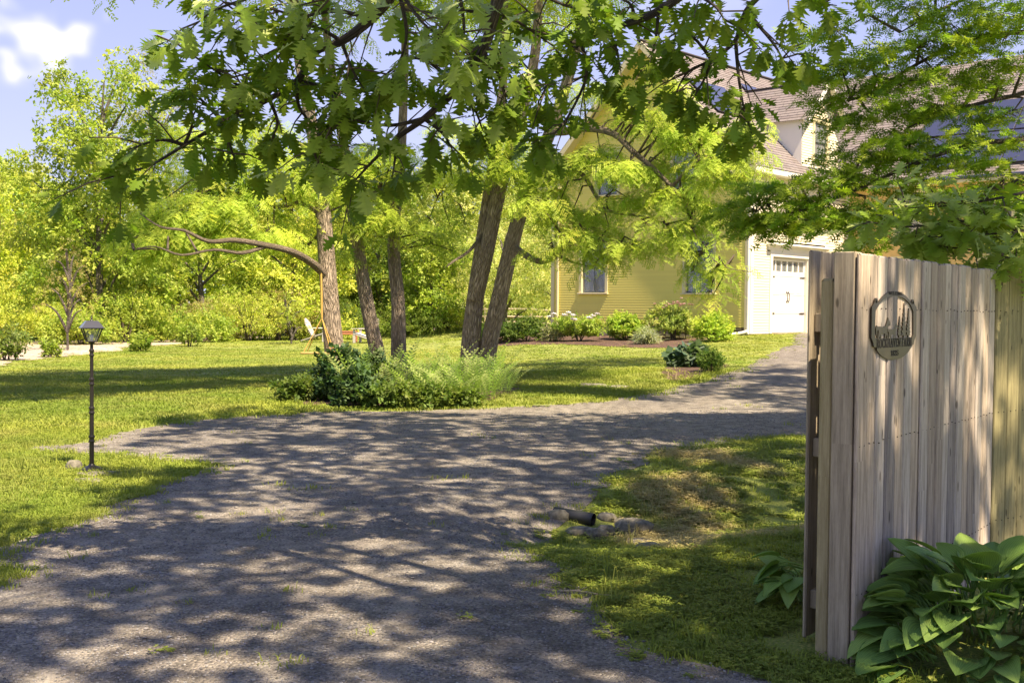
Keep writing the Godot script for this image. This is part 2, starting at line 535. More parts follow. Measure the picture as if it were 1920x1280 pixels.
func build_ground() -> void:
	make_ground_shape()
	var patch := FastNoiseLite.new()
	patch.frequency = 0.35
	patch.fractal_octaves = 4
	patch.seed = 40
	# lawn
	var lm := mat("lawn_soil", Color(1, 1, 1), 0.95)
	lm.vertex_color_use_as_albedo = true
	lm.albedo_texture = noise_tex(0.06, 5, [[0.2, lin(0.13, 0.15, 0.03)], [0.45, lin(0.18, 0.23, 0.035)], [0.62, lin(0.25, 0.275, 0.05)], [0.85, lin(0.36, 0.32, 0.10)]], 1024, FastNoiseLite.TYPE_SIMPLEX_SMOOTH, 6)
	lm.uv1_triplanar = true
	lm.uv1_world_triplanar = true
	lm.uv1_scale = Vector3.ONE * 0.7
	var g := MB.new()
	g.use_c = true
	for z in GZL:
		for x in GXL:
			var k := patch.get_noise_2d(x * 0.8, z * 0.8)
			g.col = Color(0.95, 0.95, 0.95).lerp(Color(1.15, 1.05, 1.2), clampf(k + 0.4, 0, 1))
			g.vert(gv(x, z), _slope(x, z), Vector2(x, z))
	var nx := GXL.size()
	for j in GZL.size() - 1:
		for i in nx - 1:
			var a := j * nx + i
			g.ix.append_array([a, a + 1, a + nx + 1, a, a + nx + 1, a + nx])
	# rows run away from the camera: wind each face so that it looks up
	for t in range(0, g.ix.size(), 3):
		var va := g.v[g.ix[t]]
		if (g.v[g.ix[t + 2]] - va).cross(g.v[g.ix[t + 1]] - va).y < 0.0:
			var s := g.ix[t + 1]
			g.ix[t + 1] = g.ix[t + 2]
			g.ix[t + 2] = s
	tag(part("ground", g, lm, self), "mown green lawn rising gently towards the yellow house", "", "", "structure")
	# drive: pale packed tracks between darker loose gravel
	var gm := stony("gravel", Color(0.13, 0.119, 0.10), Color(0.51, 0.465, 0.395), 0.62, 1.6)
	gm.uv1_triplanar = true
	gm.uv1_world_triplanar = true
	gm.uv1_scale = Vector3.ONE * 0.72
	var tone := func(x: float, z: float) -> Color:
		var k := patch.get_noise_2d(x * 1.3, z * 1.3) * 0.5 + patch.get_noise_2d(x * 0.4 + 90.0, z * 0.4) * 0.6
		var tr := 0.0
		var mid := -1.35 - 0.10 * (z + 6.0) if z > -13.0 else -0.65 + 0.16 * (-z - 13.0)
		for o in [-0.85, 0.75]: tr = maxf(tr, exp(-pow((x - mid - o) / 0.5, 2.0)))
		return Color(0.82, 0.82, 0.84).lerp(Color(1.25, 1.2, 1.13), clampf(0.3 + k * 1.2 + tr * 0.45, 0, 1))
	var dr := part("driveway", sheet(DRIVE, 0.008, tone), gm, self)
	tag(dr, "grey gravel drive curving from the foreground up to the garage", "", "", "structure")
	# loose stones on it
	var st := []
	var sc := []
	var edge := FastNoiseLite.new()
	edge.frequency = 0.6
	while st.size() < 34000:
		var d := 3.2 + pow(rng.randf(), 1.6) * 14.0
		var x := rr(-1, 1) * (0.5 * d + 0.8)
		var q := Vector2(x + rr(-0.12, 0.12), -d + rr(-0.12, 0.12))
		if not Geometry2D.is_point_in_polygon(q, DRIVE): continue
		if edge.get_noise_2d(x, d) < rr(-0.5, 0.3): continue
		var s := rr(0.0025, 0.0062) * (1.0 + d * 0.04)
		if rng.randf() < 0.02: s *= 1.8
		var bs := Basis.from_euler(rv(3.0)).scaled(Vector3(s * rr(0.8, 1.5), s * rr(0.5, 0.8), s * rr(0.8, 1.3)))
		st.append(Transform3D(bs, gv(x, -d, 0.009 + s * 0.2)))
		var t := rr(0.10, 0.30)
		sc.append(Color(t * rr(1.0, 1.08), t, t * rr(0.9, 1.0)))
	var sm := mat("loose_stone", Color(1, 1, 1), 0.9)
	sm.vertex_color_use_as_albedo = true
	tag(many("gravel_stones", pebble(6), sm, dr, st, sc), "", "", "", "stuff")
	# mulch beds and the straw strip
	var mm := stony("bark_mulch", Color(0.10, 0.055, 0.035), Color(0.36, 0.22, 0.15), 1.0, 2.5)
	mm.uv1_triplanar = true
	mm.uv1_world_triplanar = true
	mm.uv1_scale = Vector3(1.1, 1.1, 1.1)
	var flat_tone := func(x: float, z: float) -> Color: return Color(1, 1, 1) * (1.0 + 0.25 * patch.get_noise_2d(x * 3.0, z * 3.0))
	var names := [["fern_bed", "reddish bark mulch under the ferns and tree trunks"], ["house_flower_bed", "bark mulch strip along the yellow house wall"], ["drive_side_bed", "small crescent of bark mulch beside the drive"]]
	for i in 3: tag(part(names[i][0], sheet(BEDS[i], 0.012, flat_tone), mm, self), names[i][1], "", "", "structure")
	var sw := stony("straw", Color(0.34, 0.27, 0.19), Color(0.80, 0.68, 0.54), 1.0, 1.0)
	sw.uv1_triplanar = true
	sw.uv1_world_triplanar = true
	sw.uv1_scale = Vector3(0.5, 0.5, 0.5)
	tag(part("bare_strip", sheet(STRAW, 0.014, flat_tone), sw, self), "pale bare strip of straw between lawn and wild shrubs", "", "", "structure")

func pebble(sides: int) -> ArrayMesh:
	var b := MB.new()
	var r: Array[float] = []
	for k in sides: r.append(rr(0.85, 1.15))
	for k in sides:
		var a := TAU * k / sides
		var c := TAU * (k + 1) / sides
		var p := Vector3(cos(a), 0, sin(a)) * r[k]
		var q := Vector3(cos(c), 0, sin(c)) * r[(k + 1) % sides]
		var p2 := p * 0.6 + Vector3.UP * 0.8
		var q2 := q * 0.6 + Vector3.UP * 0.8
		b.tri_out(p, q, q2, Vector3.ZERO)
		b.tri_out(p, q2, p2, Vector3.ZERO)
		b.tri_out(p2, q2, Vector3.UP, Vector3.ZERO)
		b.tri_out(p, q, Vector3.DOWN * 0.6, Vector3.ZERO)
	return b.mesh()

func tuft(blades: int, h0: float, h1: float, spread: float, wid: float, lean: float) -> ArrayMesh:
	var b := MB.new()
	b.use_n = false
	for k in blades:
		var a := rr(0, TAU)
		var o := Vector3(cos(a), 0, sin(a)) * spread * sqrt(rng.randf())
		var h := rr(h0, h1)
		var d := Vector3(rr(-1, 1), 0, rr(-1, 1)) * lean
		var s := Vector3(-sin(a + 1.0), 0, cos(a + 1.0)) * wid * 0.5
		var m := o + Vector3.UP * h * 0.6 + d * h * 0.35
		var t := o + Vector3.UP * h * (1.0 - 0.4 * lean) + d * h
		b.tri(o - s, o + s, m + s * 0.8)
		b.tri(o - s, m + s * 0.8, m - s * 0.8)
		b.tri(m - s * 0.8, m + s * 0.8, t)
	return b.mesh()

func clover(n: int) -> ArrayMesh:
	var b := MB.new()
	b.use_n = false
	for k in n:
		var a := rr(0, TAU)
		var o := Vector3(cos(a), 0, sin(a)) * 0.07 * sqrt(rng.randf()) + Vector3.UP * rr(0.012, 0.045)
		var r := rr(0.006, 0.012)
		var t := rr(0, TAU)
		for l in 3:
			var d := Vector3(cos(t + l * 2.1), rr(-0.2, 0.4), sin(t + l * 2.1)) * r * 1.5
			var s := Vector3(-d.z, 0, d.x) * 0.55
			b.tri(o, o + d * 0.6 + s, o + d)
			b.tri(o, o + d, o + d * 0.6 - s)
	return b.mesh()

func build_grass() -> void:
	var gm := leaf_mat("grass_blade", Color(1, 1, 1), Color(0.5, 0.55, 0.3), 0.6)
	var kinds := [tuft(16, 0.025, 0.06, 0.07, 0.006, 0.6), tuft(14, 0.03, 0.08, 0.08, 0.006, 0.9), clover(22), tuft(10, 0.08, 0.2, 0.05, 0.006, 0.9)]
	var xf := [[], [], [], []]
	var cl := [[], [], [], []]
	var f := FastNoiseLite.new()
	f.frequency = 0.25
	f.seed = 9
	f.fractal_octaves = 4
	var bands := [[3.2, 9.0, 640.0, 0.9], [9.0, 14.0, 260.0, 1.2], [14.0, 24.0, 95.0, 1.9], [24.0, 40.0, 30.0, 3.2], [40.0, 66.0, 8.0, 5.5]]
	for bd in bands:
		var area: float = (bd[1] - bd[0]) * (0.52 * (bd[0] + bd[1]) + 4.0)
		for k in int(area * bd[2]):
			var d := sqrt(lerpf(bd[0] * bd[0], bd[1] * bd[1], rng.randf()))
			var x := rr(-1, 1) * (0.5 * d + 1.6)
			var q := Vector2(x, -d)
			var j := q + Vector2(rng.randfn(), rng.randfn()) * (0.10 + 0.004 * d)
			if Geometry2D.is_point_in_polygon(j, DRIVE):
				if not (rng.randf() < 0.006 and f.get_noise_2d(x * 2.0, d * 2.0) > 0.1): continue
			elif Geometry2D.is_point_in_polygon(q, DRIVE) and rng.randf() < 0.5: continue
			if d < 8.5 and (x - 1.5) * 0.8 + (-d + 4.97) * 0.6 > -0.5 and (x - 1.5) * 0.8 + (-d + 4.97) * 0.6 < 0.75 and (x - 1.5) * 0.6 - (-d + 4.97) * 0.8 > -0.02 and rng.randf() < 0.9: continue
			if Vector2(x - 0.62, -d + 8.9).length() < 0.32 and rng.randf() < 0.85: continue
			if in_any(j, BEDS): continue
			if d > 22.0 and x < -4.0 and Geometry2D.is_point_in_polygon(j, STRAW): continue
			if d > 33.0 and x > 1.0 and _in_house(x, -d): continue
			var n := f.get_noise_2d(x, -d)
			var n2 := f.get_noise_2d(x * 3.0 + 40.0, -d * 3.0)
			if x > 0.0 and d < 13.0 and n2 < -0.22 and rng.randf() < 0.75: continue   # thin, worn turf
			var kind := 0
			var roll := rng.randf()
			if x > -0.5 and d < 13.0: kind = 2 if roll < 0.55 else (0 if roll < 0.92 else 1)
			elif d < 20.0: kind = 0 if roll < 0.7 else (1 if roll < 0.93 else 2)
			else: kind = 0 if roll < 0.6 else 1
			if d < 13.0 and rng.randf() < 0.006: kind = 3
			var s: float = bd[3] * rr(0.8, 1.25)
			var bs := Basis(Vector3.UP, rr(0, TAU)).scaled(Vector3(s, (pow(s, 0.45) if d < 24.0 else 0.75) * rr(0.8, 1.2), s))
			xf[kind].append(Transform3D(bs, gv(x, -d)))
			var dry := clampf(n2 * 0.9 + 0.22 + rr(-0.2, 0.2), 0, 1)
			var c := Color(0.19, 0.275, 0.036).lerp(Color(0.35, 0.385, 0.06), clampf(n * 0.8 + 0.45 + rr(-0.25, 0.25), 0, 1)).lerp(Color(0.38, 0.30, 0.13), dry * 0.45)
			if x > 0.6 and d > 7.5 and d < 12.5 and n2 > 0.02: c = c.lerp(Color(0.50, 0.40, 0.20), clampf(n2 * 3.0, 0, 0.8))
			elif kind == 2: c = Color(0.14, 0.20, 0.03).lerp(Color(0.26, 0.31, 0.045), rng.randf())
			cl[kind].append(c)
	var names := ["lawn_grass", "coarse_grass", "clover", "long_grass"]
	var lab := ["short mown grass blades of the lawn", "coarser grass blades growing among the lawn", "low clover leaves covering the hollow beside the drive", "scattered longer grass blades near the drive edges"]
	for k in 4: tag(many(names[k], kinds[k], gm, self, xf[k], cl[k]), lab[k], "grass", "", "stuff")
	print("grass ", xf[0].size() + xf[1].size() + xf[2].size() + xf[3].size())

func _in_house(x: float, z: float) -> bool:
	var p := Vector2(x - 7.53, z + 36.2)
	var lx := p.x * 0.735 + p.y * 0.678
	var lz := p.x * -0.678 + p.y * 0.735
	return (lx < 0.05 and lx > -8.4 and lz < 0.05) or (lz < -6.6 and lx > -8.4)

# ---------- the yellow house ----------
func clap(b: MB, a: Vector3, e: Vector3, y0: float, y1: float, outw: Vector3, cuts: Array, expo := 0.089, gable := []) -> void:
	# overlapping boards from y0 up to y1 between the wall points a and e; cuts are [from, to, low, high] openings along the wall
	var L := a.distance_to(e)
	var d := (e - a).normalized()
	var y := y0
	while y < y1 - 0.01:
		var yt := minf(y + expo, y1)
		var spans := [[0.0, L]]
		if gable.size():
			var k: float = (yt - gable[0]) / gable[1]
			if k > 0.0: spans = [[k * L * 0.5, L - k * L * 0.5]]
		for c in cuts:
			if c[2] < yt - 0.02 and c[3] > y + 0.02:
				var nx := []
				for s in spans:
					if c[0] > s[0]: nx.append([s[0], minf(s[1], c[0])])
					if c[1] < s[1]: nx.append([maxf(s[0], c[1]), s[1]])
				spans = nx
		for s in spans:
			if s[1] - s[0] < 0.02: continue
			var p0: Vector3 = a + d * s[0]
			var p1: Vector3 = a + d * s[1]
			var t := rr(0.955, 1.03)
			b.col = Color(t, t, t * rr(0.97, 1.0))
			var lo := outw * 0.02
			var hi := outw * 0.005
			var inn := (p0 + p1) / 2.0 - outw + Vector3.UP * y
			b.quad_out(p0 + Vector3.UP * y + lo, p1 + Vector3.UP * y + lo, p1 + Vector3.UP * yt + hi, p0 + Vector3.UP * yt + hi, inn)
			b.quad_out(p0 + Vector3.UP * y + lo, p1 + Vector3.UP * y + lo, p1 + Vector3.UP * y - outw * 0.01, p0 + Vector3.UP * y - outw * 0.01, inn + Vector3.UP * 5.0)
		y = yt

func shingles(b: MB, o: Vector3, along: Vector3, up: Vector3, length: float, rise: float, keep: Callable) -> void:
	# courses of tabs on one roof slope; o is the lower left corner
	var nn := up.cross(along).normalized()
	if nn.y < 0.0: nn = -nn
	var y := 0.0
	var row := 0
	while y < rise:
		var s := -rr(0.0, 0.3)
		while s < length:
			var w := rr(0.26, 0.36)
			var s0 := clampf(s, 0.0, length)
			var s1 := clampf(s + w - 0.008, 0.0, length)
			s += w
			if s1 - s0 < 0.03 or not keep.call((s0 + s1) * 0.5, y + 0.07): continue
			var t := rr(0.75, 1.25)
			b.col = Color(t * rr(0.98, 1.05), t, t * rr(0.96, 1.06))
			var q0 := o + along * s0 + up * y + nn * 0.022
			var q1 := o + along * s1 + up * y + nn * 0.022
			var q2 := o + along * s1 + up * minf(y + 0.145, rise) + nn * 0.008
			var q3 := o + along * s0 + up * minf(y + 0.145, rise) + nn * 0.008
			b.quad_out(q0, q1, q2, q3, q0 - nn)
			b.quad_out(q0, q1, q1 - nn * 0.02, q0 - nn * 0.02, q0 + up)
		y += 0.145
		row += 1

func window(parent: Node, c: Vector3, w: float, h: float, right: Vector3, outw: Vector3) -> void:
	# sash window: casing, sill, two sashes with panes, a dim room behind
	var bs := Basis(right, Vector3.UP, outw)
	var f := MB.new()
	f.box(Vector3(0, h / 2 + 0.075, 0.02), Vector3(w + 0.30, 0.15, 0.05), 0.006)
	f.box(Vector3(0, h / 2 + 0.165, 0.035), Vector3(w + 0.34, 0.03, 0.08), 0.005)
	for s: float in [-1.0, 1.0]: f.box(Vector3(s * (w / 2 + 0.06), 0, 0.018), Vector3(0.12, h, 0.046), 0.006)
	for s: float in [-1.0, 1.0]: f.box(Vector3(s * (w / 2 - 0.004), 0, -0.05), Vector3(0.012, h, 0.12), 0.0)
	var win := part("window", f, M.trim, parent, Transform3D(bs, c))
	var sl := MB.new()
	sl.box(Vector3(0, -h / 2 - 0.03, 0.04), Vector3(w + 0.30, 0.05, 0.11), 0.006)
	part("sill", sl, M.trim, win)
	for k in 2:
		var zz := -0.03 if k == 0 else -0.06
		var cy := h * 0.25 if k == 0 else -h * 0.25
		var s := MB.new()
		s.box(Vector3(0, cy + h * 0.25 - 0.022, zz), Vector3(w, 0.044, 0.03))
		s.box(Vector3(0, cy - h * 0.25 + 0.022, zz), Vector3(w, 0.044, 0.03))
		for q: float in [-1.0, 1.0]: s.box(Vector3(q * (w / 2 - 0.022), cy, zz), Vector3(0.044, h * 0.5 - 0.088, 0.03))
		s.box(Vector3(0, cy, zz), Vector3(0.02, h * 0.5 - 0.088, 0.02))
		part("sash", s, M.sash, win)
		var g := MB.new()
		g.box(Vector3(0, cy, zz - 0.004), Vector3(w - 0.088, h * 0.5 - 0.088, 0.004))
		part("pane", g, M.glass, win)
	var room := MB.new()
	for s: float in [-1.0, 1.0]: room.box(Vector3(s * (w / 2 + 0.3), 0, -0.95), Vector3(0.02, h + 0.6, 1.7))
	room.box(Vector3(0, h / 2 + 0.3, -0.95), Vector3(w + 0.6, 0.02, 1.7))
	room.box(Vector3(0, -h / 2 - 0.3, -0.95), Vector3(w + 0.6, 0.02, 1.7))
	room.box(Vector3(0, 0, -1.8), Vector3(w + 0.6, h + 0.6, 0.02))
	part("room_wall", room, M.room, win)
	var cur := MB.new()
	for s: float in [-1.0, 1.0]:
		for k in 5: cur.box(Vector3(s * (w / 2 - 0.03 - k * 0.035), 0, -0.16 - 0.02 * (k % 2)), Vector3(0.037, h, 0.006))
	part("curtain", cur, M.curtain, win)

func build_house() -> void:
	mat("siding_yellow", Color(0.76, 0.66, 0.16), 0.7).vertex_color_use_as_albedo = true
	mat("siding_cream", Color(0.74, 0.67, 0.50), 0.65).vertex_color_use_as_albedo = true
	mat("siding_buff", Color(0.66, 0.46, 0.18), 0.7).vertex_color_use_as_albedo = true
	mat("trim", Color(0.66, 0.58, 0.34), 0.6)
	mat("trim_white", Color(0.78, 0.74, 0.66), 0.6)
	mat("sash", Color(0.10, 0.12, 0.11), 0.5)
	mat("room", Color(0.045, 0.042, 0.038), 0.9)
	mat("curtain", Color(0.08, 0.085, 0.075), 0.9)
	var gl := mat("glass", Color(0.75, 0.8, 0.8), 0.03)
	gl.albedo_color.a = 0.12
	gl.transparency = BaseMaterial3D.TRANSPARENCY_ALPHA
	mat("roof_shingle", Color(0.20, 0.172, 0.162), 0.9).vertex_color_use_as_albedo = true
	mat("roof_dark", Color(0.07, 0.06, 0.06), 0.8)
	mat("black_iron", Color(0.02, 0.02, 0.022), 0.45)
	var pv := mat("solar_glass", Color(0.03, 0.035, 0.07), 0.12)
	pv.clearcoat_enabled = true
	pv.clearcoat = 0.6
	var fs := mat("field_stone", Color(0.30, 0.25, 0.18), 0.95)
	fs.vertex_color_use_as_albedo = true
	var H := thing("house", Vector3(7.53, 0.85, -36.2), "yellow clapboard house with cream garage front and brown shingle roof", "house", "", deg_to_rad(-42.7))
	var W := 8.3
	var EV := 5.65
	var GL := 6.7
	var RZ := -11.1
	var WX := 15.0
	# inner walls that close the building
	var core := MB.new()
	core.box(Vector3(-W / 2, EV / 2, -RZ * -1.0 * 0.5 - 2.2), Vector3(0.01, 0.01, 0.01))
	core = MB.new()
	core.quad_out(Vector3(-W, 0, -15.5), Vector3(-W, 0, 0), Vector3(-W, EV, 0), Vector3(-W, EV, -15.5), Vector3(0, 0, -8))
	core.quad_out(Vector3(-W, 0, -15.5), Vector3(WX, 0, -15.5), Vector3(WX, EV, -15.5), Vector3(-W, EV, -15.5), Vector3(0, 0, -8))
	core.quad_out(Vector3(WX, 0, -15.5), Vector3(WX, 0, -GL), Vector3(WX, EV, -GL), Vector3(WX, EV, -15.5), Vector3(0, 0, -8))
	core.quad_out(Vector3(-W, EV, 0), Vector3(0, EV, 0), Vector3(0, EV, -15.5), Vector3(-W, EV, -15.5), Vector3(0, 0, -8))
	part("back_wall", core, M.siding_buff, H)
	# window wall (gable)
	var ws := [[-6.33, 2.22, 1.06, 1.79], [-1.9, 2.2, 1.06, 1.79], [-5.75, 5.46, 0.86, 1.42], [-2.57, 5.46, 0.86, 1.42]]
	var cuts := []
	for q in ws: cuts.append([q[0] + W - q[2] / 2 - 0.06, q[0] + W + q[2] / 2 + 0.06, q[1] - q[3] / 2 - 0.03, q[1] + q[3] / 2 + 0.06])
	var gw := Node3D.new()
	gw.name = "gable_wall"
	H.add_child(gw)
	var b := MB.new()
	b.use_c = true
	clap(b, Vector3(-W, 0, 0), Vector3.ZERO, 0.2, 9.7, Vector3(0, 0, 1), cuts, 0.089, [EV, 4.15])
	tag(part("clapboards", b, M.siding_yellow, gw), "yellow overlapping clapboards", "", "", "stuff")
	for q in ws: window(gw, Vector3(q[0], q[1], 0.0), q[2], q[3], Vector3.RIGHT, Vector3(0, 0, 1))
	var cb := MB.new()
	cb.box(Vector3(-W + 0.07, EV / 2 + 0.06, 0.012), Vector3(0.16, EV - 0.12, 0.04), 0.004)
	part("corner_board", cb, M.trim, gw)
	cb = MB.new()
	cb.box(Vector3(-W + 0.34, EV / 2 + 0.06, 0.055), Vector3(0.09, EV - 0.12, 0.07), 0.02)
	part("downspout", cb, M.trim, gw)
	cb = MB.new()
	cb.box(Vector3(-0.075, EV / 2, 0.014), Vector3(0.18, EV, 0.04), 0.004)
	part("corner_board", cb, M.trim, gw)
	# stone footing under the clapboards
	var ft := Node3D.new()
	ft.name = "footing"
	H.add_child(ft)
	var x := -W
	while x < -0.1:
		var w := minf(rr(0.2, 0.45), -x)
		var y := -0.55
		while y < 0.19:
			var hh := minf(rr(0.12, 0.2), 0.198 - y)
			var sb := MB.new()
			sb.use_c = true
			var t := rr(0.7, 1.2)
			sb.col = Color(t, t * rr(0.94, 1.0), t * 0.9)
			sb.box(Vector3(x + w / 2, y + hh / 2, -0.08 + rr(-0.015, 0.01)), Vector3(w - 0.015, hh - 0.012, 0.16), 0.02, Basis(Vector3(0, 0, 1), rr(-0.04, 0.04)))
			part("stone", sb, fs, ft)
			y += maxf(hh, 0.02)
		x += w
	var mo := MB.new()
	mo.box(Vector3(-W / 2, -0.2, -0.13), Vector3(W - 0.02, 0.8, 0.16))
	part("mortar", mo, M.room, ft)
	# garage wall
	var side := Node3D.new()
	side.name = "garage_wall"
	H.add_child(side)
	b = MB.new()
	b.use_c = true
	var dz := 2.55
	clap(b, Vector3(0, 0, 0), Vector3(0, 0, -GL), 0.0, EV, Vector3(1, 0, 0), [[dz - 1.35, dz + 1.35, -1.0, 2.72], [1.05, 4.95, 2.66, 3.0]])
	clap(b, Vector3(0, 0, -3.2), Vector3(0, 0, -5.8), EV, 7.35, Vector3(1, 0, 0), [[0.85, 1.75, 5.9, 7.2]])
	clap(b, Vector3(0, 0, -3.2), Vector3(0, 0, -5.8), 7.35, 8.6, Vector3(1, 0, 0), [], 0.089, [7.35, 1.3])
	tag(part("clapboards", b, M.siding_cream, side), "cream overlapping clapboards in full sun", "", "", "stuff")
	window(side, Vector3(0, 6.55, -4.5), 0.9, 1.3, Vector3(0, 0, -1), Vector3(1, 0, 0))
	cb = MB.new()
	cb.box(Vector3(0.014, EV / 2, -0.095), Vector3(0.04, EV, 0.17), 0.004)
	part("corner_board", cb, M.trim_white, side)
	cb = MB.new()
	cb.box(Vector3(0.014, EV / 2, -GL + 0.08), Vector3(0.04, EV, 0.15), 0.004)
	part("corner_board", cb, M.trim_white, side)
	# downspout at the corner with an elbow running out on the grass
	cb = MB.new()
	cb.tube(smooth_path([Vector3(0.02, EV - 0.1, 0.12), Vector3(0.02, 3, 0.12), Vector3(0.02, 0.25, 0.12), Vector3(0.0, 0.08, 0.16), Vector3(-0.25, 0.0, 0.42), Vector3(-0.62, -0.06, 0.8)], 5), taper(26, 0.05, 0.05), 8)
	part("downspout", cb, M.trim_white, side)
	# garage door
	var door := Node3D.new()
	door.name = "garage_door"
	side.add_child(door)
	cb = MB.new()
	for s: float in [-1.0, 1.0]: cb.box(Vector3(0.02, 1.26, -dz + s * 1.27), Vector3(0.06, 2.52, 0.15), 0.006)
	cb.box(Vector3(0.02, 2.615, -dz), Vector3(0.06, 0.2, 2.7), 0.006)
	for s: float in [-1.0, 1.0]: cb.box(Vector3(-0.1, 1.26, -dz + s * 1.19), Vector3(0.19, 2.52, 0.02))
	cb.box(Vector3(-0.1, 2.51, -dz), Vector3(0.19, 0.02, 2.38))
	part("frame", cb, M.trim_white, door)
	cb = MB.new()
	cb.box(Vector3(0.025, 2.79, -3.0), Vector3(0.07, 0.15, 3.9), 0.006)
	cb.box(Vector3(0.11, 2.91, -3.0), Vector3(0.26, 0.07, 4.1), 0.012)
	cb.box(Vector3(0.07, 2.85, -3.0), Vector3(0.15, 0.05, 3.98), 0.006)
	part("cornice", cb, M.trim_white, door)
	for k in 4:
		var ph := 0.618
		var pn := MB.new()
		var yc := 0.02 + ph * (k + 0.5)
		if k < 3:
			pn.box(Vector3(-0.12, yc, -dz), Vector3(0.04, ph - 0.012, 2.34), 0.008)
			for q in 4: pn.box(Vector3(-0.098, yc, -dz - 0.87 + q * 0.58), Vector3(0.016, ph - 0.12, 0.48), 0.008)
		else:
			pn.box(Vector3(-0.12, yc - 0.22, -dz), Vector3(0.04, 0.165, 2.34), 0.008)
			pn.box(Vector3(-0.12, yc + 0.255, -dz), Vector3(0.04, 0.09, 2.34), 0.008)
			for q in 7: pn.box(Vector3(-0.12, yc + 0.036, -dz - 1.14 + q * 0.38), Vector3(0.04, 0.345, 0.07), 0.006)
		part("panel", pn, M.trim_white, door)
	for q in 6:
		var pg := MB.new()
		pg.box(Vector3(-0.125, 0.02 + 0.618 * 3.5 + 0.036, -dz - 0.95 + q * 0.38), Vector3(0.006, 0.34, 0.305))
		part("pane", pg, M.glass, door)
	var dk := MB.new()
	dk.box(Vector3(-0.45, 1.25, -dz), Vector3(0.02, 2.5, 2.4))
	part("inner_wall", dk, M.room, door)
	for yy in [0.66, 1.87]:
		for s: float in [-1.0, 1.0]:
			var hg := MB.new()
			hg.slab(PackedVector2Array([Vector2(-0.17, -0.025), Vector2(0.12, -0.015), Vector2(0.17, 0.0), Vector2(0.12, 0.015), Vector2(-0.17, 0.025)]), -0.006, 0.006, Basis(Vector3(0, 0, -s), Vector3.UP, Vector3(s, 0, 0)), Vector3(-0.078, yy, -dz + s * 0.98))
			part("strap_hinge", hg, M.black_iron, door)
	for s in [-0.06, 0.06]:
		var hd := MB.new()
		hd.tube(smooth_path([Vector3(-0.09, 1.36, -dz + s), Vector3(-0.045, 1.32, -dz + s), Vector3(-0.04, 1.2, -dz + s), Vector3(-0.045, 1.08, -dz + s), Vector3(-0.09, 1.04, -dz + s)], 3), taper(13, 0.014, 0.014), 6)
		hd.box(Vector3(-0.084, 1.36, -dz + s), Vector3(0.012, 0.08, 0.04), 0.004)
		hd.box(Vector3(-0.084, 1.04, -dz + s), Vector3(0.012, 0.08, 0.04), 0.004)
		part("handle", hd, M.black_iron, door)
	var th := MB.new()
	th.box(Vector3(0.06, -0.015, -dz), Vector3(0.5, 0.06, 2.5), 0.01)
	part("threshold", th, fs, door)
	# wing front wall
	var wing := Node3D.new()
	wing.name = "wing_wall"
	H.add_child(wing)
	b = MB.new()
	b.use_c = true
	var wcuts := []
	var ww := [[2.3, 4.1, 1.0, 1.5], [5.2, 4.1, 1.0, 1.5], [8.2, 4.1, 1.0, 1.5], [2.3, 1.7, 1.0, 1.6], [5.2, 1.7, 1.0, 1.6], [8.2, 1.7, 1.0, 1.6]]
	for q in ww: wcuts.append([q[0] - q[2] / 2 - 0.06, q[0] + q[2] / 2 + 0.06, q[1] - q[3] / 2 - 0.03, q[1] + q[3] / 2 + 0.06])
	clap(b, Vector3(0, 0, -GL), Vector3(WX, 0, -GL), 0.0, EV, Vector3(0, 0, 1), wcuts)
	tag(part("clapboards", b, M.siding_buff, wing), "warm buff overlapping clapboards of the wing", "", "", "stuff")
	for q in ww: window(wing, Vector3(q[0], q[1], -GL), q[2], q[3], Vector3.RIGHT, Vector3(0, 0, 1))
	# roofs: 45 degree slopes, ridges 9.8 m up
	var oh := 0.38
	var RY := EV + W / 2
	var k45 := sqrt(0.5)
	var roof := Node3D.new()
	roof.name = "roof"
	H.add_child(roof)
	b = MB.new()
	b.use_c = true
	var slope := (W / 2 + oh) / k45
	# right slope of the main block, up to the valley with the wing
	shingles(b, Vector3(oh, EV - oh, 0.42), Vector3(0, 0, -1), Vector3(-k45, k45, 0), 11.6, slope, func(s, r): return s < 0.42 + GL - oh + r * k45 + 0.05)
	shingles(b, Vector3(-W - oh, EV - oh, 0.42), Vector3(0, 0, -1), Vector3(k45, k45, 0), 15.9, slope, func(_s, _r): return true)
	# front slope of the wing
	var ws2 := (-RZ - GL + oh) / k45
	shingles(b, Vector3(-4.6, EV - oh, -GL + oh), Vector3(1, 0, 0), Vector3(0, k45, -k45), WX + 5.0, ws2, func(s, r): return s - 4.6 > oh - r * k45 - 0.05)
	shingles(b, Vector3(-4.6, EV - oh, -15.5 - oh), Vector3(1, 0, 0), Vector3(0, k45, k45), WX + 5.0, ws2, func(_s, _r): return true)
	# dormer over the garage door
	var dy := 8.65
	var dw := 1.3
	for s: float in [-1.0, 1.0]:
		shingles(b, Vector3(0.3, dy - dw - 0.2, -4.5 + s * (dw + 0.2)), Vector3(-1, 0, 0), Vector3(0, k45, -s * k45), 3.8, (dw + 0.2) / k45, func(t, r): return t - 0.3 < (dy - dw - 0.2 + r * k45 - EV) + 0.1)
	tag(part("shingles", b, M.roof_shingle, roof), "brown grey roof shingles in courses", "", "", "stuff")
	b = MB.new()
	# closed boards under the shingles
	b.quad_out(Vector3(oh, EV - oh, 0.42), Vector3(oh, EV - oh, -GL + oh), Vector3(-W / 2, RY, -11.1), Vector3(-W / 2, RY, 0.42), Vector3(-W / 2, 0, -5))
	b.quad_out(Vector3(-W - oh, EV - oh, 0.42), Vector3(-W - oh, EV - oh, -15.9), Vector3(-W / 2, RY, -15.9), Vector3(-W / 2, RY, 0.42), Vector3(-W / 2, 0, -5))
